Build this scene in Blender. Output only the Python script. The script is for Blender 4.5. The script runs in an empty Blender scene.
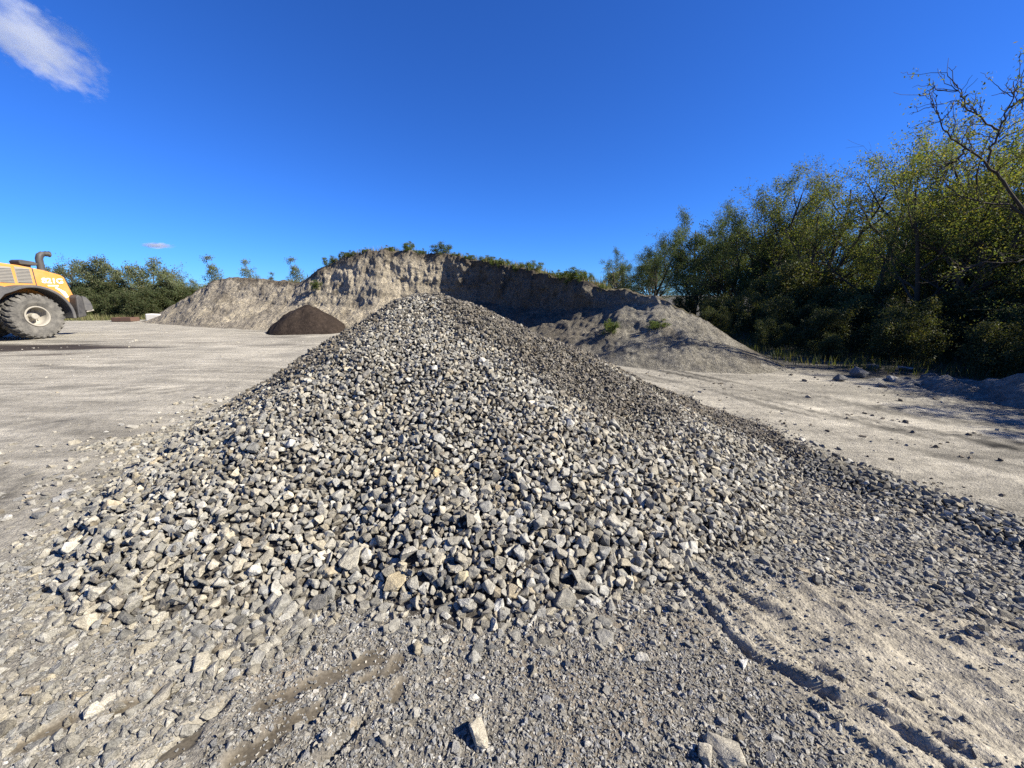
import bpy, bmesh, math, random
import numpy as np
from mathutils import Vector, Matrix

SC = bpy.context.scene
COL = SC.collection
rng = np.random.default_rng(11)
random.seed(5)
R = math.radians

# ------------------------------------------------------------------ view
CAM_H, PITCH, F = 1.65, R(13.0), 385.0
SUN_AZ, SUN_EL = R(103.0), R(38.0)          # azimuth clockwise from +Y (view direction)
cp, sp = math.cos(PITCH), math.sin(PITCH)

def ray(u, v):
    a, b = (u - 512) / F, (384 - v) / F
    return a, cp + b * sp, -sp + b * cp

def ground_at(u, v):
    x, y, z = ray(u, v)
    t = CAM_H / -z
    return x * t, y * t

def at(u, v, dist_y):
    x, y, z = ray(u, v)
    t = dist_y / y
    return x * t, dist_y, CAM_H + z * t

# ------------------------------------------------------------------ noise
_perm = np.random.default_rng(3).permutation(256)
_perm = np.concatenate([_perm, _perm, _perm])
_g = np.random.default_rng(4).normal(size=(256, 3))
_g /= np.linalg.norm(_g, axis=1)[:, None]

def perlin(x, y, z=0.0):
    x, y, z = np.broadcast_arrays(np.asarray(x, float), np.asarray(y, float), np.asarray(z, float))
    xi, yi, zi = np.floor(x).astype(int), np.floor(y).astype(int), np.floor(z).astype(int)
    xf, yf, zf = x - xi, y - yi, z - zi
    f = lambda t: t * t * t * (t * (t * 6 - 15) + 10)
    u, v, w = f(xf), f(yf), f(zf)
    out = 0
    for dx in (0, 1):
        for dy in (0, 1):
            for dz in (0, 1):
                h = _perm[_perm[_perm[(xi + dx) & 255] + ((yi + dy) & 255)] + ((zi + dz) & 255)]
                g = _g[h]
                d = g[..., 0] * (xf - dx) + g[..., 1] * (yf - dy) + g[..., 2] * (zf - dz)
                out = out + d * (u if dx else 1 - u) * (v if dy else 1 - v) * (w if dz else 1 - w)
    return out * 1.5

def fbm(x, y, z=0.0, o=4, s=1.0):
    t, a = 0, 1.0
    for k in range(o):
        t = t + a * perlin(np.asarray(x) * s + 17.3 * k, np.asarray(y) * s - 9.1 * k, np.asarray(z) * s + 5.7 * k)
        s *= 2.03; a *= 0.5
    return t

def sstep(a, b, x):
    t = np.clip((np.asarray(x, float) - a) / (b - a), 0, 1)
    return t * t * (3 - 2 * t)

def poly_sd(px, py, poly):
    """signed distance to a polygon, negative inside"""
    poly = np.asarray(poly, float)
    px, py = np.asarray(px, float), np.asarray(py, float)
    d = np.full(px.shape, 1e9); ins = np.zeros(px.shape, bool)
    n = len(poly)
    for i in range(n):
        ax, ay = poly[i]; bx, by = poly[(i + 1) % n]
        ex, ey = bx - ax, by - ay
        t = np.clip(((px - ax) * ex + (py - ay) * ey) / (ex * ex + ey * ey), 0, 1)
        d = np.minimum(d, (px - ax - t * ex) ** 2 + (py - ay - t * ey) ** 2)
        c = ((ay > py) != (by > py))
        with np.errstate(divide='ignore', invalid='ignore'):
            ins ^= c & (px < (bx - ax) * (py - ay) / (by - ay if by != ay else 1e-9) + ax)
    d = np.sqrt(d)
    return np.where(ins, -d, d)

def line_d(px, py, pts):
    """distance to an open polyline and the signed side (positive = to the right of travel)"""
    best = np.full(np.shape(px), 1e9); side = np.zeros(np.shape(px))
    for (ax, ay), (bx, by) in zip(pts[:-1], pts[1:]):
        ex, ey = bx - ax, by - ay
        t = np.clip(((px - ax) * ex + (py - ay) * ey) / (ex * ex + ey * ey), 0, 1)
        dx, dy = px - ax - t * ex, py - ay - t * ey
        d = np.hypot(dx, dy); m = d < best
        best = np.where(m, d, best)
        side = np.where(m, np.sign(dx * ey - dy * ex), side)
    return best, side

# ------------------------------------------------------------------ mesh / object helpers
def mesh_np(name, verts, faces, mat=None, smooth=False, col=None):
    verts = np.ascontiguousarray(verts, np.float32); faces = np.ascontiguousarray(faces, np.int32)
    k = faces.shape[1]; n = len(faces)
    me = bpy.data.meshes.new(name)
    me.vertices.add(len(verts)); me.vertices.foreach_set('co', verts.ravel())
    me.loops.add(n * k); me.loops.foreach_set('vertex_index', faces.ravel())
    me.polygons.add(n)
    me.polygons.foreach_set('loop_start', np.arange(n, dtype=np.int32) * k)
    me.polygons.foreach_set('use_smooth', np.full(n, smooth))
    me.update(calc_edges=True)
    if col is not None:
        a = me.attributes.new('Col', 'FLOAT_COLOR', 'POINT')
        c = np.ones((len(verts), 4), np.float32); c[:, :col.shape[1]] = col
        a.data.foreach_set('color', c.ravel())
    if mat: me.materials.append(mat)
    return me

def link(name, me, parent=None, loc=(0, 0, 0)):
    o = bpy.data.objects.new(name, me); COL.objects.link(o)
    o.location = loc
    if parent: o.parent = parent
    return o

def tag(o, label=None, cat=None, group=None, kind=None):
    if label: o['label'] = label
    if cat: o['category'] = cat
    if group: o['group'] = group
    if kind: o['kind'] = kind
    return o

def thing(name, label, cat, loc=(0, 0, 0), rz=0, group=None):
    o = bpy.data.objects.new(name, None); COL.objects.link(o)
    o.location = loc; o.rotation_euler = (0, 0, rz); o.empty_display_size = .2
    return tag(o, label, cat, group)

def from_bm(name, bm, mat, parent=None, smooth=False, loc=(0, 0, 0)):
    bmesh.ops.recalc_face_normals(bm, faces=bm.faces[:])
    me = bpy.data.meshes.new(name); bm.to_mesh(me); bm.free()
    for p in me.polygons: p.use_smooth = smooth
    me.materials.append(mat)
    return link(name, me, parent, loc)

def grid_faces(nu, nv, wrap=False):
    i, j = np.meshgrid(np.arange(nu - (0 if wrap else 1)), np.arange(nv - 1), indexing='ij')
    i2 = (i + 1) % nu
    return np.stack([i * nv + j, i2 * nv + j, i2 * nv + j + 1, i * nv + j + 1], -1).reshape(-1, 4)

# ------------------------------------------------------------------ materials
def nmat(name):
    m = bpy.data.materials.new(name); m.use_nodes = True
    nt = m.node_tree
    for n in list(nt.nodes): nt.nodes.remove(n)
    out = nt.nodes.new('ShaderNodeOutputMaterial')
    return m, nt, out

def N(nt, t, **kw):
    n = nt.nodes.new('ShaderNode' + t)
    for k, v in kw.items():
        if k in n.inputs: n.inputs[k].default_value = v
        else: setattr(n, k, v)
    return n

def noise(nt, vec, scale, detail=4, rough=.6):
    n = N(nt, 'TexNoise'); n.inputs['Scale'].default_value = scale
    n.inputs['Detail'].default_value = detail; n.inputs['Roughness'].default_value = rough
    nt.links.new(vec, n.inputs['Vector'])
    return n.outputs['Fac']

def mrange(nt, val, a, b, c, d):
    n = N(nt, 'MapRange'); nt.links.new(val, n.inputs['Value'])
    for i, x in zip(('From Min', 'From Max', 'To Min', 'To Max'), (a, b, c, d)): n.inputs[i].default_value = x
    return n.outputs['Result']

def mul(nt, a, b):
    n = N(nt, 'Math', operation='MULTIPLY')
    for s, x in zip(n.inputs, (a, b)):
        if isinstance(x, (int, float)): s.default_value = x
        else: nt.links.new(x, s)
    return n.outputs[0]

def add(nt, a, b):
    n = N(nt, 'Math', operation='ADD')
    for s, x in zip(n.inputs, (a, b)):
        if isinstance(x, (int, float)): s.default_value = x
        else: nt.links.new(x, s)
    return n.outputs[0]

def scale_col(nt, col, fac):
    n = N(nt, 'VectorMath', operation='SCALE')
    if isinstance(col, tuple): n.inputs[0].default_value = col
    else: nt.links.new(col, n.inputs[0])
    nt.links.new(fac, n.inputs['Scale'])
    return n.outputs[0]

def mixc(nt, fac, a, b):
    n = N(nt, 'Mix', data_type='RGBA')
    for s, x in ((n.inputs[0], fac), (n.inputs[6], a), (n.inputs[7], b)):
        if isinstance(x, tuple): s.default_value = (*x, 1)
        elif isinstance(x, (int, float)): s.default_value = x
        else: nt.links.new(x, s)
    return n.outputs[2]

def bsdf(nt, out, col, rough=.9, bump=None, bstr=.5, bdist=.01, metal=0, spec=.25):
    p = N(nt, 'BsdfPrincipled'); p.inputs['Metallic'].default_value = metal
    p.inputs['Specular IOR Level'].default_value = spec
    if isinstance(col, tuple): p.inputs['Base Color'].default_value = (*col, 1)
    else: nt.links.new(col, p.inputs['Base Color'])
    if isinstance(rough, (int, float)): p.inputs['Roughness'].default_value = rough
    else: nt.links.new(rough, p.inputs['Roughness'])
    if bump is not None:
        b = N(nt, 'Bump'); b.inputs['Strength'].default_value = bstr; b.inputs['Distance'].default_value = bdist
        nt.links.new(bump, b.inputs['Height']); nt.links.new(b.outputs[0], p.inputs['Normal'])
    nt.links.new(p.outputs[0], out.inputs['Surface'])
    return p

def geo_pos(nt): return N(nt, 'NewGeometry').outputs['Position']
def obj_pos(nt): return N(nt, 'TexCoord').outputs['Object']
def attr(nt, name='Col'):
    a = N(nt, 'Attribute'); a.attribute_name = name
    return a.outputs['Color']

def stone_mat(name, per_object):
    m, nt, out = nmat(name)
    pos = geo_pos(nt)
    col = N(nt, 'ObjectInfo').outputs['Color'] if per_object else attr(nt)
    n1, n2, n3 = noise(nt, pos, 28, 4), noise(nt, pos, 210, 3, .7), noise(nt, pos, 75, 5, .65)
    c = scale_col(nt, col, mul(nt, mrange(nt, n1, .3, .7, .68, 1.32), mrange(nt, n2, .3, .7, .55, 1.45)))
    c = mixc(nt, mrange(nt, n3, .56, .72, 0, .55), c, (.27, .25, .205))     # clinging pale dust
    c = mixc(nt, mrange(nt, noise(nt, pos, 46, 3), .62, .75, 0, .4), c, (.10, .085, .065))
    h = add(nt, mul(nt, n3, .7), mul(nt, n2, .35))
    bsdf(nt, out, c, .9, h, .8, .014, spec=.15)
    return m

def ground_mat():
    m, nt, out = nmat('yard_dirt')
    pos = geo_pos(nt)
    col = attr(nt)
    n1, n2, n3, n4 = noise(nt, pos, 1.3, 5), noise(nt, pos, 14, 5, .65), noise(nt, pos, 75, 4, .7), noise(nt, pos, 260, 2, .7)
    f = mul(nt, mul(nt, mrange(nt, n1, .3, .7, .84, 1.14), mrange(nt, n2, .3, .7, .74, 1.26)), mrange(nt, n3, .3, .7, .66, 1.34))
    f = mul(nt, f, mrange(nt, n4, .3, .7, .88, 1.12))
    def streak(rot, sc):
        mp = N(nt, 'Mapping'); nt.links.new(pos, mp.inputs['Vector']); mp.inputs['Rotation'].default_value = (0, 0, rot); mp.inputs['Scale'].default_value = sc
        return noise(nt, mp.outputs[0], 1.0, 6, .68)
    sx_ = N(nt, 'SeparateXYZ'); nt.links.new(pos, sx_.inputs[0])
    mx_ = N(nt, 'Mix', data_type='FLOAT'); nt.links.new(mrange(nt, sx_.outputs[0], .3, 2.2, 0, 1), mx_.inputs[0])
    nt.links.new(streak(0, (.55, 5.0, 1)), mx_.inputs[2]); nt.links.new(streak(R(52), (.6, 6.5, 1)), mx_.inputs[3])
    f = mul(nt, f, mrange(nt, mx_.outputs[0], .34, .66, .74, 1.22))
    c = scale_col(nt, col, f)
    v = N(nt, 'TexVoronoi'); v.inputs['Scale'].default_value = 55; nt.links.new(pos, v.inputs['Vector'])
    peb = mrange(nt, v.outputs['Distance'], .15, .5, 1, 0)
    h = add(nt, add(nt, add(nt, mul(nt, n2, 1.0), mul(nt, noise(nt, pos, 4.5, 3), 1.6)), mul(nt, n3, .55)), add(nt, mul(nt, n4, .25), mul(nt, peb, .25)))
    a = N(nt, 'Attribute'); a.attribute_name = 'wet'
    bs = N(nt, 'Bump'); bs.inputs['Distance'].default_value = .022
    nt.links.new(mrange(nt, a.outputs['Fac'], 0, 1, .75, .12), bs.inputs['Strength'])
    nt.links.new(h, bs.inputs['Height'])
    p = bsdf(nt, out, c, mrange(nt, a.outputs['Fac'], 0, 1, .92, .62), spec=.2)
    nt.links.new(bs.outputs[0], p.inputs['Normal'])
    return m

def earth_mat(name, grain=1.0, dusty=(.27, .235, .18)):
    m, nt, out = nmat(name)
    pos = geo_pos(nt); col = attr(nt)
    n1, n2, n3 = noise(nt, pos, 1.1, 5), noise(nt, pos, 7, 5, .65), noise(nt, pos, 38, 4, .7)
    f = mul(nt, mul(nt, mrange(nt, n1, .3, .7, .8, 1.2), mrange(nt, n2, .3, .7, .66, 1.34)), mrange(nt, n3, .3, .7, .55, 1.45))
    f = mul(nt, f, mrange(nt, noise(nt, pos, 17, 4, .7), .3, .7, .72, 1.28))
    c = scale_col(nt, col, f)
    h = add(nt, add(nt, mul(nt, n2, 1.), mul(nt, n3, .5)), mul(nt, noise(nt, pos, 110, 2), .2))
    bsdf(nt, out, c, .95, h, 1.0, .15 * grain, spec=.1)
    return m

def leaf_mat(name, c1, c2, c3, trans=.50):
    m, nt, out = nmat(name)
    col = attr(nt)
    rnd = N(nt, 'ObjectInfo').outputs['Random']
    s = N(nt, 'SeparateColor'); nt.links.new(col, s.inputs[0])
    c = mixc(nt, s.outputs[0], c1, c2)
    c = mixc(nt, mrange(nt, s.outputs[1], .6, 1, 0, .8), c, c3)
    c = scale_col(nt, c, mrange(nt, rnd, 0, 1, .82, 1.15))
    d = N(nt, 'BsdfPrincipled'); d.inputs['Roughness'].default_value = .55; d.inputs['Specular IOR Level'].default_value = .12
    t = N(nt, 'BsdfTranslucent')
    nt.links.new(c, d.inputs['Base Color'])
    tc = N(nt, 'VectorMath', operation='MULTIPLY'); nt.links.new(c, tc.inputs[0]); tc.inputs[1].default_value = (1.5, 1.35, .5)
    nt.links.new(tc.outputs[0], t.inputs['Color'])
    mx = N(nt, 'MixShader'); mx.inputs[0].default_value = trans
    nt.links.new(d.outputs[0], mx.inputs[1]); nt.links.new(t.outputs[0], mx.inputs[2])
    nt.links.new(mx.outputs[0], out.inputs['Surface'])
    return m

def plain_mat(name, col, rough=.6, dust=.35, dustcol=(.34, .30, .23), scale=3, metal=0, spec=.4):
    m, nt, out = nmat(name)
    pos = obj_pos(nt)
    n1, n2 = noise(nt, pos, scale, 5, .65), noise(nt, pos, scale * 9, 4, .7)
    c = mixc(nt, mul(nt, mrange(nt, add(nt, n1, mul(nt, n2, .4)), .5, .95, 0, 1), dust), col, dustcol)
    bsdf(nt, out, c, mrange(nt, n1, .3, .7, max(rough - .12, .05), min(rough + .18, 1)), n2, .15, .01, metal, spec)
    return m

M = dict(
    ground=ground_mat(),
    stone=stone_mat('stone_mass', False), stone_one=stone_mat('stone_single', True),
    bank=earth_mat('bank_earth'), soil=earth_mat('dark_soil', .35), heap=earth_mat('heap_grit', .5),
    bark=plain_mat('bark', (.055, .045, .035), .95, .25, (.11, .10, .08), 6, spec=.1),
    leaf=leaf_mat('leaf_locust', (.082, .122, .040), (.112, .140, .050), (.18, .155, .052)),
    leaf_dark=leaf_mat('leaf_dark', (.056, .094, .040), (.080, .114, .050), (.12, .12, .06), .44),
    leaf_weed=leaf_mat('leaf_weed', (.06, .105, .028), (.095, .13, .04), (.15, .14, .05), .4),
    leaf_bush=leaf_mat('leaf_bush', (.050, .070, .030), (.072, .088, .036), (.11, .095, .05), .38),
    leaf_far=leaf_mat('leaf_far', (.105, .135, .065), (.14, .16, .085), (.19, .165, .10), .40),
    dry=leaf_mat('dry_grass', (.16, .14, .07), (.12, .14, .05), (.22, .18, .10), .3),
    yellow=plain_mat('yellow_paint', (.56, .205, .022), .5, .7, (.36, .25, .12), 2.0),
    black=plain_mat('black_plastic', (.025, .025, .027), .6, .35, (.16, .145, .12), 3),
    grey=plain_mat('grey_steel', (.055, .055, .058), .6, .5, (.16, .148, .12), 3),
    tyre=plain_mat('tyre_rubber', (.05, .048, .045), .9, .9, (.19, .178, .152), 4, spec=.12),
    rim=plain_mat('rim_paint', (.31, .285, .235), .7, .7, (.18, .162, .13), 5),
    mesh=plain_mat('grille_mesh', (.22, .205, .175), .7, .5, (.30, .27, .22), 6),
    white=plain_mat('white_decal', (.85, .84, .80), .5, .15, (.6, .55, .45), 5),
    glass=plain_mat('dark_glass', (.02, .025, .03), .08, .25, (.2, .19, .16), 2, spec=.6),
    rust=plain_mat('rusty_brown', (.085, .045, .03), .85, .4, (.14, .09, .06), 5),
    concrete=plain_mat('pale_concrete', (.55, .53, .47), .9, .4, (.4, .37, .3), 4),
)

# ------------------------------------------------------------------ pile shape
PK = (-1.02, 4.55); PH = 1.76
ANG = np.radians([-180, -150, -121, -90, -66, -52, -32, -14, 0, 45, 90, 135, 180])
RAD = np.array([2.75, 2.86, 3.06, 2.60, 2.95, 3.22, 3.5, 3.9, 4.0, 3.6, 3.1, 2.8, 2.75])

def pile_t(x, y):
    dx, dy = np.asarray(x) - PK[0], np.asarray(y) - PK[1]
    r = np.hypot(dx, dy)
    Rf = np.interp(np.arctan2(dy, dx), ANG, RAD)
    Rf = Rf * (1 + .05 * perlin(np.asarray(x) * 1.1, np.asarray(y) * 1.1, 3.3) + .03 * perlin(np.asarray(x) * 3, np.asarray(y) * 3, 8.3))
    return r / Rf

TAIL = [(1.6, 5.6), (2.6, 4.5), (3.05, 3.5), (3.35, 2.75), (3.75, 2.1)]

def pile_h(x, y):
    t = pile_t(x, y)
    tt = np.sqrt(t * t + .010) - .035
    p = np.where(tt < 1, np.clip(1 - tt, 0, 1) ** 1.07, -.25 * (tt - 1))
    e = sstep(1.05, .8, t)
    n = (.05 * fbm(np.asarray(x), np.asarray(y), 1.7, 3, 1.4) + .022 * perlin(np.asarray(x) * 7, np.asarray(y) * 7, 4.7)) * e
    d, _ = line_d(np.asarray(x, float), np.asarray(y, float), TAIL)
    return np.maximum(PH * p + n, .13 * np.exp(-(d / .34) ** 2) - .035 + .03 * perlin(np.asarray(x) * 4, np.asarray(y) * 4, 2.7))

RAPRON = [(1.1, 2.15), (1.9, 1.98), (2.5, 1.62), (3.5, 1.35), (4.2, 1.6), (3.75, 2.25), (3.2, 2.95), (2.95, 3.7), (2.0, 3.2)]
LAPRON = [(-3.3, 3.1), (-2.75, 2.15), (-2.55, 1.8), (-2.0, 1.5), (-1.35, 1.22), (-1.0, 1.55), (-1.1, 2.1), (-2.0, 2.6)]
LWASH = [(-4.2, 4.9), (-4.6, 4.0), (-3.7, 3.6), (-3.2, 3.3), (-3.4, 4.6)]
GRIT = [(-1.9, 2.2), (-1.25, 1.35), (-1.0, .5), (1.25, .5), (1.2, 1.25), (.98, 1.75), (.95, 2.3)]
TRACK = [(.95, 2.2), (1.0, 1.75), (1.25, 1.2), (1.3, .4), (4.5, .4), (4.2, 1.35), (2.5, 1.62), (1.9, 1.98), (1.3, 2.25)]

# ------------------------------------------------------------------ ground
RUTS = [
    ([(.98, 2.1), (1.03, 1.81), (1.12, 1.50), (1.30, 1.31), (1.45, 1.216), (1.53, 1.07), (1.75, .6)], .017, .026),
    ([(1.5, 2.0), (1.77, 1.78), (1.98, 1.62), (2.19, 1.515), (2.5, 1.2)], .024, .015),
    ([(1.30, 1.85), (1.52, 1.55), (1.71, 1.385), (1.74, 1.24), (1.95, .9)], .024, .015),
    ([(1.62, 1.62), (1.81, 1.30), (1.87, 1.14), (2.05, .8)], .024, .016),
    ([(1.22, 1.95), (1.36, 1.72), (1.44, 1.5)], .024, .012),
    ([(1.35, 2.0), (1.62, 1.72), (1.95, 1.38), (2.2, 1.0)], .024, .011),
    ([(1.10, 2.05), (1.17, 1.80), (1.27, 1.55), (1.50, 1.28), (1.68, 1.0), (1.85, .7)], .018, .018),
    ([(1.05, 1.62), (1.22, 1.30), (1.32, 1.05), (1.5, .7)], .024, .012),
    ([(1.75, 1.95), (2.05, 1.70), (2.4, 1.42), (2.8, 1.2)], .024, .012),
    ([(2.3, 1.62), (2.55, 1.38), (2.75, 1.05)], .025, .03),
    ([(-1.05, 1.02), (-.92, 1.16), (-.80, 1.22)], .02, .032),
    ([(-.78, .95), (-.66, 1.10), (-.60, 1.20)], .02, .034),
    ([(-1.35, 1.0), (-1.28, 1.16), (-1.2, 1.3)], .02, .03),
]
MUD = []
for (u0, v0, u1, v1, w) in ((305, 682, 378, 654, .055), (392, 668, 400, 655, .045), (262, 700, 292, 690, .05), (285, 722, 318, 706, .05),
                            (236, 757, 268, 738, .065), (392, 698, 398, 684, .04), (120, 705, 168, 688, .05), (20, 745, 66, 720, .05), (360, 678, 376, 672, .03), (160, 755, 190, 735, .04)):
    MUD.append((ground_at(u0, v0), ground_at(u1, v1), w))

def mud_mask(x, y):
    m = np.zeros(np.shape(x))
    wob = .022 * perlin(x * 9, y * 9, 2.2) + .014 * perlin(x * 25, y * 25, 4.1)
    for a, b, w in MUD:
        d, _ = line_d(x, y, [a, b])
        m = np.maximum(m, sstep(.02, -.012, d + wob - .62 * w))
    return m

def ground_h(x, y):
    x, y = np.asarray(x, float), np.asarray(y, float)
    d = np.hypot(x, y - 1.5)
    near = sstep(9, 3.5, d)
    h = .035 * fbm(x, y, .5, 3, .35) + .012 * fbm(x, y, 9.5, 3, 1.7)
    n = np.zeros(x.shape); k = near > 0
    if k.any():
        xx, yy = x[k], y[k]
        rough = np.clip(.45 + .6 * perlin(xx * .8, yy * .8, 6.6), .25, 1)
        v = .014 * fbm(xx, yy, 4.4, 4, 6.5) * rough
        tr = sstep(.12, -.1, poly_sd(xx, yy, TRACK))
        gr = sstep(.12, -.1, poly_sd(xx, yy, GRIT))
        v += gr * .010 * fbm(xx, yy, 2.4, 3, 22)
        # tyre-dragged ridges running out of the pile toward the viewer
        q = .92 * xx + .38 * yy + .05 * perlin(xx * 3, yy * 3, 1.2); p = -.38 * xx + .92 * yy
        rid = 1 - 2.2 * np.abs(perlin(q * 5.5, p * 1.5, 7.7))
        rid2 = 1 - 2.2 * np.abs(perlin(q * 8.5, p * 2.2, 1.9))
        v += tr * (.024 * np.clip(rid, 0, 1) ** 2 + .013 * np.clip(rid2, 0, 1) ** 2)
        for ri, (pts, w, dep) in enumerate(RUTS):
            wob = .018 * perlin(xx * 14, yy * 14, 3.8)
            dd, sd = line_d(xx + wob, yy + wob, pts)
            amp = np.clip(.70 + .7 * perlin(xx * 3.0, yy * 3.0, 9.9), .5, 1.1)
            if w < .021: amp = .85 + .25 * amp
            v -= dep * amp * np.exp(-(dd / w) ** 2)
            v += .45 * dep * amp * np.exp(-((dd - 2.1 * w) / (1.2 * w)) ** 2) * (sd < 0)
        md = mud_mask(xx, yy)
        v = v * (1 - md) - .012 * md
        n[k] = v
    return h + n * near

YARD_TRACKS = [
    ([(-22, 10.2), (-12, 9.2), (-6.5, 8.4), (-3.4, 9.4), (0, 12.5)], .30, .16), ([(-22, 8.2), (-12, 7.3), (-6.3, 6.6), (-3.2, 7.6)], .30, .16),
    ([(-20, 6.2), (-10, 5.4), (-5.2, 4.6), (-4.0, 3.6), (-3.6, 2.2)], .28, .18), ([(-16, 4.2), (-8, 3.9), (-4.6, 3.2), (-3.1, 1.4)], .26, .16),
    ([(-20, 14.6), (-11, 13.6), (-5, 12.6), (1, 12.4)], .32, .14), ([(2.2, 9.0), (3.4, 6.6), (5.0, 4.6), (8.5, 2.0)], .28, .20),
    ([(2.9, 9.3), (4.3, 7.0), (6.0, 5.0), (10, 2.4)], .28, .20), ([(3.9, 9.2), (5.2, 7.2), (6.7, 5.6), (10, 3.6)], .26, .16), ([(2.6, 6.6), (3.6, 5.0), (5.0, 3.4), (7.5, 1.4)], .24, .16),
]

def lane_noise(x, y):
    return fbm(x * .35 + .8 * perlin(x * .1, y * .1, 2.), y * 1.1, 5.1, 4, 1.0)

def ground_col(x, y):
    base = np.array([.275, .252, .202]); out = np.tile(base, (len(x), 1))
    d = np.hypot(x, y - 1.5)
    # traffic streaks: long, running across the yard
    far = sstep(2.5, 6, d)
    s = lane_noise(x, y)
    s2 = fbm(x * .9, y * 3.2, 8.2, 3, 1.0)
    s3 = fbm(x * .5, y * 6, 4.2, 3, 1.0)
    f = 1 + far * (.26 * s + .14 * s2 + .10 * s3) - .10 * sstep(1.5, 5, d) * sstep(9, 5, d) * sstep(-2, -3, x)
    # right-hand lane: parallel wheel tracks along the pile
    q = .64 * x + .77 * y
    lanes = perlin(q * 1.6 + .4 * perlin(x * .5, y * .5), (-.77 * x + .64 * y) * .16, 3.1)
    rr = sstep(2, 4, x) * sstep(14, 9, y)
    f += rr * (.34 * lanes + .16 * perlin(q * 4.5, (-.77 * x + .64 * y) * .35, 6.1))
    for k, (pts, wd, am) in enumerate(YARD_TRACKS):
        dd, _ = line_d(x, y, pts)
        run_ = x * .9 + y * .45
        lug = .55 + .45 * np.sign(np.sin(run_ * 2 * np.pi / .32 + 6 * dd))
        brk = np.clip(.55 + 1.1 * perlin(x * .45, y * .45, 3.3 + k), 0, 1)
        f -= 2.6 * am * brk * lug * sstep(wd, wd * .7, dd + .10 * perlin(x * 3, y * 3, 1.1 + k))
        f += .8 * am * brk * sstep(.12, .03, np.abs(dd - wd * 1.15))
    out *= (f - .16 * rr)[:, None]
    def blend(mask, c):
        nonlocal out
        out = out * (1 - mask[:, None]) + np.array(c) * mask[:, None]
    wob = .10 * fbm(x, y, 7.1, 3, 2.2)
    blend(.85 * sstep(.15, -.15, poly_sd(x, y, GRIT) + wob), (.135, .122, .102))
    blend(.55 * sstep(.25, -.2, poly_sd(x, y, LAPRON) + wob), (.155, .141, .117))
    blend(.75 * sstep(.2, -.2, poly_sd(x, y, RAPRON) + wob), (.165, .15, .126))
    blend(.6 * sstep(.35, -.2, poly_sd(x, y, LWASH) + wob), (.215, .195, .16))
    blend(.8 * sstep(1.08, .98, pile_t(x, y)), (.07, .062, .05))
    leftnear = sstep(-1.0, -2.2, x) * sstep(5, 2.5, d)
    blend(.85 * leftnear * sstep(-.7, .1, fbm(x, y, 2.9, 3, 1.3)), (.150, .138, .116))
    blend(.6 * sstep(.15, -.1, poly_sd(x, y, TRACK) + wob), (.255, .225, .170))
    # brown stain patches in the foreground grit
    blend(.5 * sstep(.15, .5, fbm(x, y, 12.2, 3, 1.9)) * sstep(.1, -.1, poly_sd(x, y, GRIT)), (.15, .12, .085))
    md = mud_mask(x, y) * (d < 4)
    blend(.92 * md, (.088, .073, .050))
    # dark soil trodden out beside the loader
    soil = [(-26, 13.4), (-18, 13.35), (-14.8, 13.2), (-13.2, 12.75), (-10.8, 12.25), (-13.5, 11.75), (-18, 11.25), (-26, 11.1)]
    ws = .25 * fbm(x * .5, y * 2.5, 3.3, 3, 1.2)
    blend(.97 * sstep(.12, -.1, poly_sd(x, y, soil) + ws), (.026, .019, .015))
    soil2 = [(-22, 10.4), (-15, 10.75), (-12.4, 10.95), (-13.6, 10.55), (-22, 9.95)]
    blend(.8 * sstep(.12, -.12, poly_sd(x, y, soil2) + ws), (.05, .038, .03))
    for pts, w in (([(-12.6, 13.9), (-9, 13.2), (-5.4, 12.6)], .09), ([(-11, 15.6), (-7, 15.2), (-3.5, 14.2)], .08)):
        dd, _ = line_d(x, y, pts)
        blend(.5 * sstep(1.3 * w, .4 * w, dd + .12 * fbm(x, y, 5, 3, 1.6)), (.085, .07, .056))
    # dark floor of the wood
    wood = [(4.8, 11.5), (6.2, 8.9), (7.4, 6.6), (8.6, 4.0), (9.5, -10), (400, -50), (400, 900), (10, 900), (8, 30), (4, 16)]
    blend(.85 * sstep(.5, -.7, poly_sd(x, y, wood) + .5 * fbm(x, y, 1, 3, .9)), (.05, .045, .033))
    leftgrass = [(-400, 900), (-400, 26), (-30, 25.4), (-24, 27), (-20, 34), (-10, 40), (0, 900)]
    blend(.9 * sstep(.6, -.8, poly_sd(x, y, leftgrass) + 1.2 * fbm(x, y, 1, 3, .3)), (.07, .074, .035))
    wet = np.clip(md, 0, 1)
    return out, wet

def axis(lo, hi, step, far_lo, far_hi, ratio):
    a = list(np.arange(lo, hi + 1e-6, step))
    s, p = step, hi
    while p < far_hi:
        s *= ratio; p += s; a.append(p)
    s, p = step, lo; b = []
    while p > far_lo:
        s *= ratio; p -= s; b.append(p)
    return np.array(b[::-1] + a)

xs = axis(-3.0, 3.4, .013, -1400, 1400, 1.055)
ys = axis(.55, 2.9, .013, -200, 2500, 1.03)
X, Y = np.meshgrid(xs, ys, indexing='ij')
gx, gy = X.ravel(), Y.ravel()
gz = ground_h(gx, gy)
gz = gz - .06 * sstep(1.0, .9, pile_t(gx, gy))
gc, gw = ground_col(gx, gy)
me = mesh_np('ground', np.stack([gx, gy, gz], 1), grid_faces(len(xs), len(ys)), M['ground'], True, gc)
wa = me.attributes.new('wet', 'FLOAT', 'POINT'); wa.data.foreach_set('value', gw.astype(np.float32))
g = link('ground', me); tag(g, 'pale beige dirt yard with tyre ruts and trodden grit', kind='structure')

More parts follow.
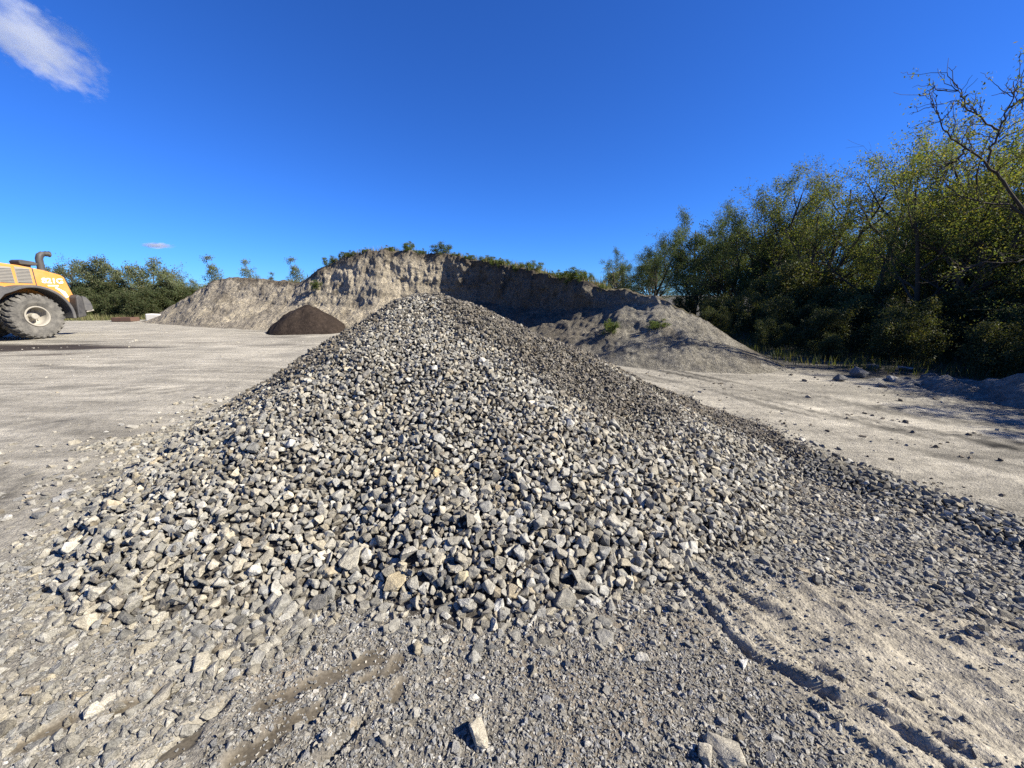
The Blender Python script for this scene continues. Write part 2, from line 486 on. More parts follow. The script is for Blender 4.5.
# ------------------------------------------------------------------ stones
def stone_protos(n, seed, npts=(9, 16), bevel=.05):
    r = np.random.default_rng(seed); out = []
    for i in range(n):
        k = int(r.integers(*npts))
        p = r.normal(size=(k, 3)); p /= np.linalg.norm(p, axis=1)[:, None]
        p = np.sign(p) * np.abs(p) ** .8
        p *= r.uniform(.82, 1.1, (k, 1))
        p *= np.array([1, r.uniform(.70, .98), r.uniform(.55, .88)])
        bm = bmesh.new()
        for q in p: bm.verts.new(q)
        res = bmesh.ops.convex_hull(bm, input=bm.verts[:])
        bmesh.ops.delete(bm, geom=[e for e in set(res['geom_interior'] + res['geom_unused']) if isinstance(e, bmesh.types.BMVert)], context='VERTS')
        bmesh.ops.dissolve_limit(bm, angle_limit=R(9), verts=bm.verts[:], edges=bm.edges[:])
        if bevel: bmesh.ops.bevel(bm, geom=bm.edges[:], offset=bevel, segments=1, affect='EDGES', profile=.5)
        bmesh.ops.triangulate(bm, faces=bm.faces[:])
        bm.verts.ensure_lookup_table()
        V = np.array([v.co[:] for v in bm.verts]); Fc = np.array([[v.index for v in f.verts] for f in bm.faces])
        ext = (V.max(0) - V.min(0)).max() / 2
        out.append((V / ext, Fc)); bm.free()
    return out

PROTO = stone_protos(36, 21)
PEB = stone_protos(16, 5, (9, 13), 0)

def hi_mesh(i):
    """the same stone with chipped, uneven faces"""
    V, Fc = PROTO[i]
    bm = bmesh.new(); vs = [bm.verts.new(v) for v in V]
    for f in Fc: bm.faces.new([vs[k] for k in f])
    bmesh.ops.recalc_face_normals(bm, faces=bm.faces[:])
    long = [e for e in bm.edges if e.calc_length() > .3]
    bmesh.ops.subdivide_edges(bm, edges=long, cuts=2, use_grid_fill=True)
    long = [e for e in bm.edges if e.calc_length() > .2]
    bmesh.ops.subdivide_edges(bm, edges=long, cuts=1, use_grid_fill=True)
    bm.normal_update()
    co = np.array([v.co[:] for v in bm.verts]); no = np.array([v.normal[:] for v in bm.verts])
    dsp = .055 * fbm(co[:, 0], co[:, 1], co[:, 2] + 9.7 * i, 3, 2.4)
    for v, d, n_ in zip(bm.verts, dsp, no): v.co += Vector(n_) * float(d)
    bmesh.ops.triangulate(bm, faces=bm.faces[:])
    me = bpy.data.meshes.new('crushed_stone'); bm.to_mesh(me); bm.free()
    me.materials.append(M['stone_one'])
    return me

def rotmats(n, normals, tilt, r):
    """random yaw, random tilt, then the local up axis laid along the surface normal"""
    yaw = r.uniform(0, 2 * np.pi, n); ax = r.uniform(0, 2 * np.pi, n); an = r.normal(0, 1, n) * tilt
    c, s = np.cos(yaw), np.sin(yaw); z, o = np.zeros(n), np.ones(n)
    Rz = np.stack([np.stack([c, -s, z], -1), np.stack([s, c, z], -1), np.stack([z, z, o], -1)], 1)
    k = np.stack([np.cos(ax), np.sin(ax), z], -1)
    def rod(k, an):
        K = np.zeros((n, 3, 3)); K[:, 0, 1], K[:, 0, 2], K[:, 1, 0], K[:, 1, 2], K[:, 2, 0], K[:, 2, 1] = -k[:, 2], k[:, 1], k[:, 2], -k[:, 0], -k[:, 1], k[:, 0]
        return np.eye(3) + np.sin(an)[:, None, None] * K + (1 - np.cos(an))[:, None, None] * (K @ K)
    Rt = rod(k, an)
    a = np.cross(np.tile([0, 0, 1.], (n, 1)), normals); la = np.linalg.norm(a, axis=1)
    k2 = a / np.maximum(la, 1e-6)[:, None]
    Rn = rod(k2, np.arcsin(np.clip(la, 0, 1)))
    return Rn @ Rt @ Rz

def surf_h(x, y): return np.maximum(ground_h(x, y), pile_h(x, y))
def surf_n(x, y, f=surf_h, e=.06):
    n = np.stack([-(f(x + e, y) - f(x - e, y)) / (2 * e), -(f(x, y + e) - f(x, y - e)) / (2 * e), np.ones(len(x))], 1)
    return n / np.linalg.norm(n, axis=1)[:, None]

def fines(x, y):
    """streaks of finer dark grit lying over the heap below its top"""
    a = poly_sd(x, y, [(-.95, 4.6), (-.5, 4.0), (.5, 3.4), (1.3, 3.3), (1.7, 3.9), (.6, 4.6)])
    b = poly_sd(x, y, [(.2, 4.9), (1.6, 4.3), (2.9, 3.6), (3.5, 4.4), (2.8, 6.4), (.4, 6.4)])
    w = .18 * fbm(x, y, 6.1, 3, 1.8)
    c = poly_sd(x, y, [(-1.3, 4.9), (-1.2, 4.0), (-2.1, 3.5), (-3.0, 3.9), (-2.6, 4.8)])
    return np.maximum(np.maximum(sstep(.25, -.2, a + w), .8 * sstep(.3, -.2, b + w)), .55 * sstep(.3, -.2, c + 1.6 * w))

def coverage(x, y):
    t = pile_t(x, y)
    c = sstep(1.05, .985, t)
    w = .16 * fbm(x, y, 3.9, 3, 1.6)
    dt, _ = line_d(x, y, TAIL)
    c = np.maximum(c, .97 * sstep(.36, .24, dt + .5 * w))
    c = np.maximum(c, .80 * sstep(.12, -.18, poly_sd(x, y, RAPRON) + w))
    c = np.maximum(c, .60 * sstep(.12, -.18, poly_sd(x, y, LAPRON) + w))
    c = np.maximum(c, .50 * sstep(.15, -.2, poly_sd(x, y, LWASH) + 1.5 * w))
    c = np.maximum(c, .10 * sstep(1.16, 1.02, t))
    ln = sstep(-1.1, -1.5, x) * sstep(-3.6, -2.6, x) * sstep(.55, .8, y) * sstep(2.3, 1.7, y)
    c = np.maximum(c, .10 * ln)
    return c

def stone_size(x, y, n):
    t = pile_t(x, y)
    m = np.interp(t, [0, .35, .75, 1.0, 1.1], [.026, .030, .037, .048, .043])
    ra = sstep(.1, -.2, poly_sd(x, y, RAPRON)) * sstep(.9, 1.05, t)
    m = m * (1 - .30 * ra)
    rs = sstep(1.2, 2.6, x) * sstep(1.05, .9, t); m = m * (1 - .22 * rs)
    m = m * (1 - .45 * fines(x, y))
    return np.clip(m * np.exp(rng.normal(0, .25, n)), .020, .13)

ncand = 640000
sx = rng.uniform(-5.0, 4.4, ncand); sy = rng.uniform(.5, 8.2, ncand)
ss = stone_size(sx, sy, ncand)
cov = coverage(sx, sy)
keep = rng.uniform(size=ncand) < cov * np.where(pile_t(sx, sy) < 1, 1, .9)
sx, sy, ss = sx[keep], sy[keep], ss[keep]
cv = cov[keep]
# a few stones placed where the photograph shows single ones
HERO = [  # u, v, diameter m, colour, label
    (474, 726, .125, (.40, .37, .31), 'pale oval stone lying alone in the dark grit in front of the heap'),
    (474, 694, .062, (.62, .61, .57), 'small white stone just above the pale oval stone in the front grit'),
    (642, 655, .095, (.40, .385, .35), 'light grey stone in the dark grit between the heap and the tyre rut'),
    (724, 746, .150, (.33, .31, .27), 'broad flat grey slab half sunk in the grit at the bottom edge'),
    (706, 752, .085, (.34, .32, .28), 'rounded grey stone leaning beside the broad flat sunken slab'),
    (494, 622, .085, (.46, .44, .40), 'pale stone just clear of the front foot of the heap'),
    (164, 690, .135, (.27, .255, .225), 'flat grey-brown slab lying over its own shadow on the lower skirt'),
    (94, 706, .080, (.48, .46, .40), 'whitish stone beside a mud patch in the lower corner of the yard'),
    (352, 557, .185, (.36, .34, .29), 'big pale block near the front foot of the heap, bigger than all around it'),
    (398, 578, .170, (.42, .36, .25), 'flat tan slab standing out from the front foot of the heap'),
    (462, 575, .120, (.40, .36, .26), 'tan block in the lowest row at the front foot of the heap'),
    (412, 555, .120, (.44, .42, .37), 'pale rectangular block just above the flat tan slab'),
    (564, 598, .150, (.24, .23, .205), 'large dark grey stone at the lowest front edge of the heap'),
    (437, 469, .085, (.44, .36, .22), 'yellowish tan stone half way up the front of the heap'),
    (237, 470, .105, (.48, .44, .35), 'pale cream stone on the side slope of the heap toward the loader'),
    (320, 600, .120, (.17, .165, .155), 'dark stone on the loose fringe in front of the heap'),
    (200, 660, .120, (.42, .39, .32), 'cream coloured flat stone on the lower skirt beside a mud patch'),
]
hx = np.array([0.] * len(HERO)); hy = hx.copy(); hs = np.array([h[2] * .80 for h in HERO])
for i, hrow in enumerate(HERO):
    rx, ry, rz_ = ray(hrow[0], hrow[1]); ts = np.linspace(1.0, 9, 4000)
    ok = np.nonzero(CAM_H + rz_ * ts < surf_h(rx * ts, ry * ts) + .03)[0]
    t0 = ts[ok[0]]; hx[i], hy[i] = rx * t0, ry * t0
o = np.argsort(-ss * (1 + .25 * rng.uniform(size=len(ss))))
sx, sy, ss, cv = (np.concatenate([h_, a[o]]) for h_, a in zip((hx, hy, hs, np.ones(len(hx))), (sx, sy, ss, cv)))
cell = .06; H_ = {}; acc = []
for i in range(len(sx)):
    a, b = int(sx[i] // cell), int(sy[i] // cell); s = ss[i]; ok = True
    rad = 2 if s > .045 else 1
    for da in range(-rad, rad + 1):
        for db in range(-rad, rad + 1):
            for j in H_.get((a + da, b + db), ()):
                if (sx[i] - sx[j]) ** 2 + (sy[i] - sy[j]) ** 2 < (.315 * (s + ss[j])) ** 2: ok = False; break
            if not ok: break
        if not ok: break
    if ok or i < len(HERO):
        H_.setdefault((a, b), []).append(i); acc.append(i)
acc = np.array(acc)
sx, sy, ss = sx[acc], sy[acc], ss[acc]
ns = len(sx)
tt_ = pile_t(sx, sy)
snorm = surf_n(sx, sy)
inpile = tt_ < 1.02
tilt = np.where(inpile, .75, .38)
tilt[:len(HERO)] = .12
SR = rotmats(ns, snorm, tilt, rng)
off = np.where(inpile, rng.uniform(-.30, .60, ns), rng.uniform(-.12, .12, ns)) * ss * .5
off[:len(HERO)] = .12 * ss[:len(HERO)]
spos = np.stack([sx, sy, surf_h(sx, sy)], 1) + snorm * off[:, None]
sproto = rng.integers(0, len(PROTO), ns)

def stone_cols(n, r, mu=.222, sig=.23):
    v = np.clip(np.exp(r.normal(math.log(mu), sig, n)), .06, .45)
    w = np.clip(r.normal(.0, .035, n), -.05, .12)
    c = np.stack([v * (1.07 + w), v * (1.0 + .2 * w), v * (.825 - 1.0 * w)], 1)
    tan = r.uniform(size=n) < .03
    c[tan] = v[tan][:, None] * np.array([1.18, 1.0, .70])
    wht = r.uniform(size=n) < .006
    c[wht] = np.array([.40, .38, .325]) * r.uniform(.85, 1.1, (wht.sum(), 1))
    return c
scol = stone_cols(ns, rng)
scol[~inpile] *= .84
td_, _ = line_d(sx, sy, TAIL)
scol *= (1 - .22 * sstep(.45, .1, td_) * sstep(2.6, 3.4, sy))[:, None]
for i, hrow in enumerate(HERO): scol[i] = np.array(hrow[3]) * np.array([.78, .76, .70])

def merge(protos, idx, pos, rot, size, cols, vs=None, fs=None, cs=None, base=0):
    V, Fa, C = [], [], []
    for k, (pv, pf) in enumerate(protos):
        m = np.nonzero(idx == k)[0]
        if not len(m): continue
        v = np.einsum('nij,kj->nki', rot[m], pv) * (size[m] * .5)[:, None, None] + pos[m][:, None, :]
        f = pf[None] + (np.arange(len(m)) * len(pv))[:, None, None] + base
        V.append(v.reshape(-1, 3)); Fa.append(f.reshape(-1, 3)); C.append(np.repeat(cols[m], len(pv), 0))
        base += len(m) * len(pv)
    return np.concatenate(V), np.concatenate(Fa), np.concatenate(C)

# which stones show largest: paint them far to near as discs and count pixels
def project(p):
    d = p - np.array([0, 0, CAM_H])
    zc = d[:, 1] * cp - d[:, 2] * sp; yc = d[:, 1] * sp + d[:, 2] * cp
    return 512 + F * d[:, 0] / zc, 384 - F * yc / zc, zc
pu, pv_, pz = project(spos)
buf = np.full((768, 1024), -1, int)
for i in np.argsort(-pz):
    if pz[i] < .3: continue
    r_ = F * ss[i] * .40 / pz[i]
    x0, x1, y0, y1 = int(pu[i] - r_), int(pu[i] + r_) + 1, int(pv_[i] - r_), int(pv_[i] + r_) + 1
    x0, y0 = max(x0, 0), max(y0, 0)
    if x1 <= x0 or y1 <= y0: continue
    buf[y0:y1, x0:x1] = i
cnt = np.bincount(buf[buf >= 0].ravel(), minlength=ns)
single = [i for i in np.argsort(-cnt) if i >= len(HERO)][:300 - len(HERO)] + list(range(len(HERO)))
is_single = np.zeros(ns, bool); is_single[single] = True

# heap: core of packed grit and all the smaller stones in one body
cx, cy = np.arange(-4.6, 4.0, .05), np.arange(1.2, 8.6, .05)
CX, CY = np.meshgrid(cx, cy, indexing='ij')
hz = pile_h(CX, CY) - .02 * sstep(1.02, .9, pile_t(CX, CY)) + .012 * fbm(CX, CY, 2.2, 3, 9)
hv = np.stack([CX.ravel(), CY.ravel(), hz.ravel() - .01], 1)
hf = grid_faces(len(cx), len(cy))
tf = pile_t(hv[:, 0], hv[:, 1])
hf = hf[(tf[hf] < 1.06).all(1)]
hf = np.concatenate([hf[:, [0, 1, 2]], hf[:, [0, 2, 3]]])
hc = np.tile(np.array([.05, .044, .036]), (len(hv), 1)) * (1 + .3 * fbm(hv[:, 0], hv[:, 1], 5.5, 3, 4))[:, None]  # core grit coloured extra dark to stand in for shade in the gaps
rest = ~is_single & inpile
v1, f1, c1 = merge(PROTO, sproto[rest], spos[rest], SR[rest], ss[rest], scol[rest], base=len(hv))
# small chips filling the gaps between the stones
nf = 110000
ang_ok = 0
fx = rng.uniform(-4.4, 3.6, nf); fy = rng.uniform(1.5, 7.8, nf)
k = pile_t(fx, fy) < 1.03
k &= rng.uniform(size=nf) < (.22 + .78 * fines(fx, fy))
fx, fy = fx[k], fy[k]
fs_ = np.clip(np.exp(rng.normal(math.log(.026), .35, len(fx))), .012, .05)
fn = surf_n(fx, fy)
fpos = np.stack([fx, fy, pile_h(fx, fy)], 1) + fn * (rng.uniform(0, .022, len(fx)) + .02 * fines(fx, fy))[:, None]
v2, f2, c2 = merge(PEB, rng.integers(0, len(PEB), len(fx)), fpos, rotmats(len(fx), fn, .6, rng), fs_, stone_cols(len(fx), rng) * np.array([.54, .515, .50]), base=len(hv) + len(v1))  # chips darkened, partly as dark fines, partly as painted shade between stones
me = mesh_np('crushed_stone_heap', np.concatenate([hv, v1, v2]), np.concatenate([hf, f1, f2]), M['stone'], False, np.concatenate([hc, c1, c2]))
tag(link('crushed_stone_heap', me), 'large cone-shaped heap of grey crushed stone in the middle of the yard', 'stone heap', kind='stuff')

# the three hundred stones that show largest, each on its own
HERO_SHAPE = {0: (1.2, .8, .8), 3: (1.15, 1.0, .55), 6: (1.2, .85, .5), 9: (1.15, 1.0, .42), 16: (1.15, 1.0, .5)}
hi = {}
used_label = {}
def where(i):
    x, y, t = sx[i], sy[i], tt_[i]
    tone = scol[i]; lum = tone.mean()
    word = 'tan' if tone[0] > 1.45 * tone[2] else 'whitish' if lum > .40 else 'pale grey' if lum > .28 else 'mid grey' if lum > .20 else 'dark grey'
    if t < 1.02:
        if x < -1.9: return f'{word} angular stone on the low side skirt of the heap toward the loader', 'stones on the side skirt of the heap'
        if t > .93: return f'{word} angular stone in the lowest rows at the front foot of the heap', 'stones along the front foot of the heap'
        return f'{word} angular stone on the front slope above the foot of the heap', 'stones on the front slope of the heap'
    if x < -1.0: return f'{word} half-buried stone on the loose fringe between heap and muddy lower corner', 'stones on the loose fringe by the mud'
    if x > 1.0: return f'{word} stone in the flattened spread of rubble beside the tyre ruts', 'stones in the flattened rubble spread'
    return f'{word} stone loose in the dark grit before the heap', 'stones loose in the front grit'
for i in single:
    kx = int(sproto[i])
    if kx not in hi: hi[kx] = hi_mesh(kx)
    ob = link('crushed_stone', hi[kx])
    mat3 = Matrix([list(map(float, row)) for row in SR[i]]).to_4x4()
    ob.matrix_world = Matrix.Translation(Vector(map(float, spos[i]))) @ mat3 @ Matrix.Scale(float(ss[i]) * .5, 4) @ Matrix.Diagonal((*HERO_SHAPE.get(i, (1, 1, 1)), 1))
    ob.color = (*map(float, scol[i]), 1)
    if i < len(HERO): tag(ob, HERO[i][4], 'stone', 'single stones that stand out')
    else:
        lb, gp = where(i); tag(ob, lb, 'stone', gp)

# loose gravel over the yard (nobody could count it)
def gravel_density(x, y):
    w = .15 * fbm(x, y, 3.1, 3, 2)
    c = .05 * np.ones(len(x))
    c = np.maximum(c, 1.0 * sstep(.12, -.15, poly_sd(x, y, GRIT) + w))
    c = np.maximum(c, .85 * sstep(.2, -.15, poly_sd(x, y, RAPRON) + w))
    c = np.maximum(c, .75 * sstep(.3, -.1, poly_sd(x, y, LAPRON) + w))
    c = np.maximum(c, .16 * sstep(.2, -.1, poly_sd(x, y, TRACK) + w) * sstep(-.25, .35, fbm(x, y, 8.8, 3, 2.4)))
    c = np.maximum(c, .55 * sstep(-1.0, -1.4, x) * sstep(-4, -2.8, x) * sstep(3.2, 2.4, y) * sstep(-.45, .25, fbm(x, y, 1.8, 3, 1.7)))
    c = np.maximum(c, .8 * sstep(1.2, 1.0, pile_t(x, y)))
    return c * (1 - .85 * (mud_mask(x, y) > .4))
def scatter(n, x0, x1, y0, y1, mean, sig, lo, hi_, dens, sink=.15):
    x, y = rng.uniform(x0, x1, n), rng.uniform(y0, y1, n)
    k = (rng.uniform(size=n) < dens(x, y)) & (pile_t(x, y) > .97)
    x, y = x[k], y[k]
    s = np.clip(np.exp(rng.normal(math.log(mean), sig, len(x))), lo, hi_)
    nm = surf_n(x, y, ground_h, .03)
    p = np.stack([x, y, ground_h(x, y)], 1) + nm * (s * rng.uniform(-.05, sink, len(x)))[:, None]
    return x, y, s, nm, p
parts = [
    scatter(330000, -3.2, 3.9, .55, 3.2, .0092, .42, .0045, .030, gravel_density),
    scatter(13000, -3.6, 3.9, .55, 3.4, .024, .30, .014, .05, lambda x, y: .55 * gravel_density(x, y)),
    scatter(17000, -16, 14, 2.5, 14, .030, .45, .012, .10, lambda x, y: .10 * sstep(.1, .5, fbm(x, y, 4.1, 3, .6)) + .012),
    scatter(5000, -6.5, -3.2, 2.4, 6.2, .050, .40, .02, .12, lambda x, y: .30 * sstep(-.1, .45, fbm(x, y, 2.1, 2, .9)) * sstep(-6.3, -4, x)),
    scatter(9000, 2.0, 9.0, 2.4, 9.5, .034, .45, .014, .11, lambda x, y: .16 * sstep(.0, .45, perlin((.64 * x + .77 * y) * 1.9, (-.77 * x + .64 * y) * .22, 8.1)) + .02),
    scatter(9000, -40, 30, 10, 40, .06, .4, .02, .2, lambda x, y: .05 * np.ones(len(x))),
]
lone = ~inpile & ~is_single
gx_, gs_, gn_, gp_ = [np.concatenate([p_[i] for p_ in parts]) for i in (0, 2, 3, 4)]
gcol = stone_cols(len(gx_), rng, .190, .24) * np.array([.98, 1, 1.07])
gcol = np.where((gp_[:, 1] > 3.4)[:, None], gcol * .9 + np.array([.07, .06, .04]), gcol)
clod = (gp_[:, 0] > 2.2) & (gp_[:, 1] > 2.6) & (gp_[:, 1] < 9.5) & (rng.uniform(size=len(gp_)) < .7)
gcol = np.where(clod[:, None], np.array([.10, .085, .065]) * rng.uniform(.6, 1.6, (len(gp_), 1)), gcol)
va, fa, ca = merge(PEB, rng.integers(0, len(PEB), len(gx_)), gp_, rotmats(len(gx_), gn_, .35, rng), gs_, gcol)
vb, fb, cb = merge(PROTO, sproto[lone], spos[lone], SR[lone], ss[lone], scol[lone], base=len(va))
me = mesh_np('gravel', np.concatenate([va, vb]), np.concatenate([fa, fb]), M['stone'], False, np.concatenate([ca, cb]))
tag(link('gravel', me), 'loose grey gravel and chips scattered over the dirt around the heap', 'gravel', kind='stuff')

# ------------------------------------------------------------------ earth bank
ST = [  # crest x,y,z | foot x,y | share of the height that is talus | plateau depth
    (-24.0, 25.6, .05, -23.9, 24.6, .5, .3), (-20.5, 25.0, 1.55, -20.2, 22.4, .7, .8), (-18.6, 24.6, 2.45, -17.6, 20.9, .72, 1.2),
    (-17.2, 24.2, 2.72, -15.6, 20.0, .62, 1.6), (-14.6, 23.6, 2.55, -12.8, 18.6, .5, 2.0), (-12.2, 22.6, 2.30, -10.6, 17.9, .45, 2.2),
    (-10.3, 22.0, 3.15, -9.0, 17.7, .30, 2.6), (-8.5, 21.4, 3.80, -7.4, 17.5, .28, 3.0), (-6.9, 20.9, 3.95, -5.9, 17.2, .30, 3.0),
    (-5.0, 20.6, 3.85, -4.2, 16.9, .34, 3.2), (-3.1, 20.3, 3.60, -3.0, 16.3, .38, 3.2), (-1.3, 19.2, 3.20, -2.2, 14.9, .40, 3.2),
    (.25, 17.4, 2.82, -1.2, 13.3, .40, 3.0), (1.55, 15.2, 2.40, -.2, 11.6, .45, 2.6), (2.55, 13.3, 2.03, .95, 10.2, .58, 2.2),
    (3.25, 12.1, 1.80, 1.9, 9.4, .74, 1.6), (4.0, 11.3, 1.66, 3.0, 8.6, .9, .9), (4.8, 10.6, 1.22, 4.1, 8.0, .95, .6),
    (5.7, 9.75, .50, 5.0, 7.75, .95, .4), (6.5, 8.9, -.05, 5.7, 8.0, .95, .2),
]
S = np.array(ST); cum = np.concatenate([[0], np.cumsum(np.hypot(*np.diff(S[:, :2], axis=0).T))])
nu, nv = 1100, 230
uu = np.linspace(0, cum[-1], nu)
def smooth_interp(col):
    v = np.interp(uu, cum, S[:, col]); k = 25
    p = np.pad(v, k, mode='edge'); ker = np.hanning(2 * k + 1); ker /= ker.sum()
    o_ = np.convolve(p, ker, 'valid'); o_[0], o_[-1] = v[0], v[-1]
    return o_
C_ = np.stack([smooth_interp(0), smooth_interp(1), smooth_interp(2)], 1)
C_[:, 2] += .10 * fbm(uu, uu * 0, 3.3, 4, .9) * sstep(0, 3, uu) * sstep(cum[-1], cum[-1] - 4, uu)
Ft = np.stack([smooth_interp(3), smooth_interp(4), np.full(nu, -.08)], 1)
tal, plat = smooth_interp(5), smooth_interp(6)
out_d = C_[:, :2] - Ft[:, :2]; out_d /= np.linalg.norm(out_d, axis=1)[:, None]
hgt = np.maximum(C_[:, 2], .02)
# talus lies at about 34 degrees from the foot; the cliff stands close behind it
T_ = np.zeros((nu, 3)); T_[:, 2] = hgt * tal
run = np.linalg.norm(C_[:, :2] - Ft[:, :2], axis=1)
steep = (1 - tal)
T_[:, :2] = Ft[:, :2] + out_d * (run * np.clip(np.interp(uu, cum[[0, 4, 6, 8, 10, 13, 15, 19]], [.8, .72, .55, .55, .86, .95, .96, .97]), .05, .97))[:, None]
B1 = C_.copy(); B1[:, :2] += out_d * plat[:, None]; B1[:, 2] *= .97
B2 = B1.copy(); B2[:, :2] += out_d * (hgt * 1.7)[:, None]; B2[:, 2] = -.1
vv = np.linspace(0, 1, nv)
knots = [0, .30, .70, .80, 1.0]
P = np.zeros((nu, nv, 3))
for k in range(3):
    for i in range(nu):
        P[i, :, k] = np.interp(vv, knots, [Ft[i, k], T_[i, k], C_[i, k], B1[i, k], B2[i, k]])
# round the talus top and the crest a little
for _ in range(5):
    P[:, 1:-1] = .5 * P[:, 1:-1] + .25 * (P[:, :-2] + P[:, 2:])
cw = np.exp(-((vv - .53) / .17) ** 2)[None] * steep[:, None]              # how much of a cliff
slope_w = (sstep(0, .06, vv) * sstep(1, .9, vv))[None]
endw = (sstep(0, 3.5, uu) * sstep(cum[-1], cum[-1] - 3, uu))[:, None]
U = np.broadcast_to(uu[:, None], (nu, nv)); Z = P[..., 2]
gul = .62 * fbm(U, Z * .35, 1.3, 4, .45) + .20 * (1 - 2.4 * np.abs(perlin(U * .8 + .6 * perlin(U * .4, Z * .5), Z * .4, 4.2))) + .14 * fbm(U, Z, 8.8, 4, 2.4) + .09 * (1 - 2.4 * np.abs(perlin(U * 3.1 + .5 * perlin(U, Z * 2), Z * 1.3, 6.6)))
low = .22 * fbm(P[..., 0], P[..., 1], Z, 4, .8) + .07 * fbm(P[..., 0], P[..., 1], Z, 3, 3.1)
gulw = np.interp(uu, cum[[0, 8, 11, 19]], [.35, .40, 1.0, 1.0])[:, None]
disp = (cw * gul * 1.15 * gulw + slope_w * low * .75) * endw
P[..., 0] -= out_d[:, 0][:, None] * disp; P[..., 1] -= out_d[:, 1][:, None] * disp
P[..., 2] += slope_w * endw * (.10 * fbm(P[..., 0], P[..., 1], 2.7, 4, 1.3) + .04 * fbm(P[..., 0], P[..., 1], 6.7, 3, 4.5))
# slump block of rough clods in front of the cliff
xb, yb = P[..., 0], P[..., 1]
bp = P.reshape(-1, 3)
vflat = np.broadcast_to(vv[None], (nu, nv)).ravel(); uf = U.ravel()
bc = np.tile(np.array([.335, .290, .213]), (len(bp), 1))
strat = fbm(uf * .12, bp[:, 2] * 2.2, 4.4, 4, 1.2)
bc *= (1 + .22 * strat)[:, None]
def bl(mask, c):
    global bc
    bc = bc * (1 - mask[:, None]) + np.array(c) * mask[:, None]
bc *= (1 + .07 * np.sign(perlin(uf * .25, bp[:, 2] * 5.5 + .35 * perlin(uf * .5, uf * 0), 2.2)) * sstep(.3, .45, vflat) * sstep(.72, .66, vflat))[:, None]   # bedding seen in the cut
nz1 = fbm(bp[:, 0], bp[:, 1], bp[:, 2], 4, .7)
grey_u = sstep(cum[9] - 1, cum[11], uf)                                  # right-hand arm: greyer grit, darkened further to paint in its shaded flank
bl(.75 * grey_u, (.056, .052, .045))
bl(.75 * sstep(cum[14], cum[16], uf), (.225, .208, .168))   # end slope: grit lightened so this side looks sunlit
bl(.75 * sstep(cum[6], cum[4], uf) * sstep(-.6, .2, nz1), (.205, .18, .143))
bl(.75 * sstep(.60, .69, vflat + .04 * fbm(uf, vflat * 3, 1, 3, 1.5)) * sstep(.86, .72, vflat), (.075, .06, .043))   # dark topsoil at the brink
bl(.8 * sstep(.70, .76, vflat + .03 * nz1), (.11, .10, .055))
bl(.5 * sstep(.18, .55, fbm(uf, bp[:, 2], 14.4, 4, 1.1)) * sstep(.05, .2, vflat), (.085, .07, .052))
me = mesh_np('earth_bank', bp, grid_faces(nu, nv), M['bank'], True, bc)
tag(link('earth_bank', me), 'long steep-cut bank of pale sandy earth with weeds on its crest behind the stone heap', 'earth bank')

def cone_heap(name, cx_, cy_, rx, ry, h, mat, colr, label, cat, seed, rough=.03, rz=0, pw=1.05):
    n = 110
    a = np.linspace(-1.25, 1.25, n); A, B = np.meshgrid(a, a, indexing='ij')
    r_ = np.hypot(A, B) * (1 + .09 * perlin(A * 1.5 + seed, B * 1.5, seed))
    z = h * np.clip(1 - np.sqrt(r_ ** 2 + .012) + .05, -.06, 1) ** 1 if pw == 1 else h * np.where(r_ < 1.05, np.abs(np.clip(1.05 - np.sqrt(r_ ** 2 + .035), 0, 2)) ** pw, -.05)
    x = cx_ + (A * rx) * math.cos(rz) - (B * ry) * math.sin(rz); y = cy_ + (A * rx) * math.sin(rz) + (B * ry) * math.cos(rz)
    z = z + rough * fbm(x, y, seed, 4, 1.6) * sstep(1.1, .8, r_) - .03
    f = grid_faces(n, n); f = f[(r_.ravel()[f] < 1.15).all(1)]
    c = np.tile(np.array(colr), (n * n, 1)) * (1 + .12 * fbm(x.ravel(), y.ravel(), seed + 3, 3, 1.4))[:, None]
    me = mesh_np(name, np.stack([x.ravel(), y.ravel(), z.ravel()], 1), f, mat, True, c)
    return tag(link(name, me), label, cat)

cone_heap('soil_heap', -9.3, 17.75, 1.72, 1.5, 1.42, M['soil'], (.030, .022, .017), 'smooth heap of dark brown topsoil at the foot of the pale bank', 'soil heap', 3.7, .10, pw=.82)
cone_heap('rubble_mound', 8.75, 5.5, 2.6, .85, .42, M['heap'], (.20, .19, .165), 'low pale rubble mound lying in the shade at the edge of the wood', 'rubble mound', 8.1, .22, rz=R(-58), pw=.8)

# boulders lying in the shade along the wood
r2 = np.random.default_rng(77)
for j, (u_, v_, d_) in enumerate(((858, 376, .42), (872, 369, .3), (905, 371, .34), (893, 381, .26), (925, 377, .3), (840, 381, .28), (917, 387, .22), (948, 383, .32), (882, 387, .2))):
    x, y = ground_at(u_, v_)
    ob = link('boulder', hi.setdefault(j, hi_mesh(j)) if j in hi else hi_mesh(j))
    ob.location = (x, y, float(ground_h(np.array([x]), np.array([y]))[0]) + d_ * .18)
    ob.rotation_euler = (r2.normal(0, .3), r2.normal(0, .3), r2.uniform(0, 6)); ob.scale = (d_ * .40, d_ * .36, d_ * .30)
    gcl = r2.uniform(.10, .24); ob.color = (gcl, gcl * .97, gcl * .9, 1)
    tag(ob, 'grey boulder dumped in the shade in front of the dark wood', 'boulder', 'boulders in the shade of the wood')

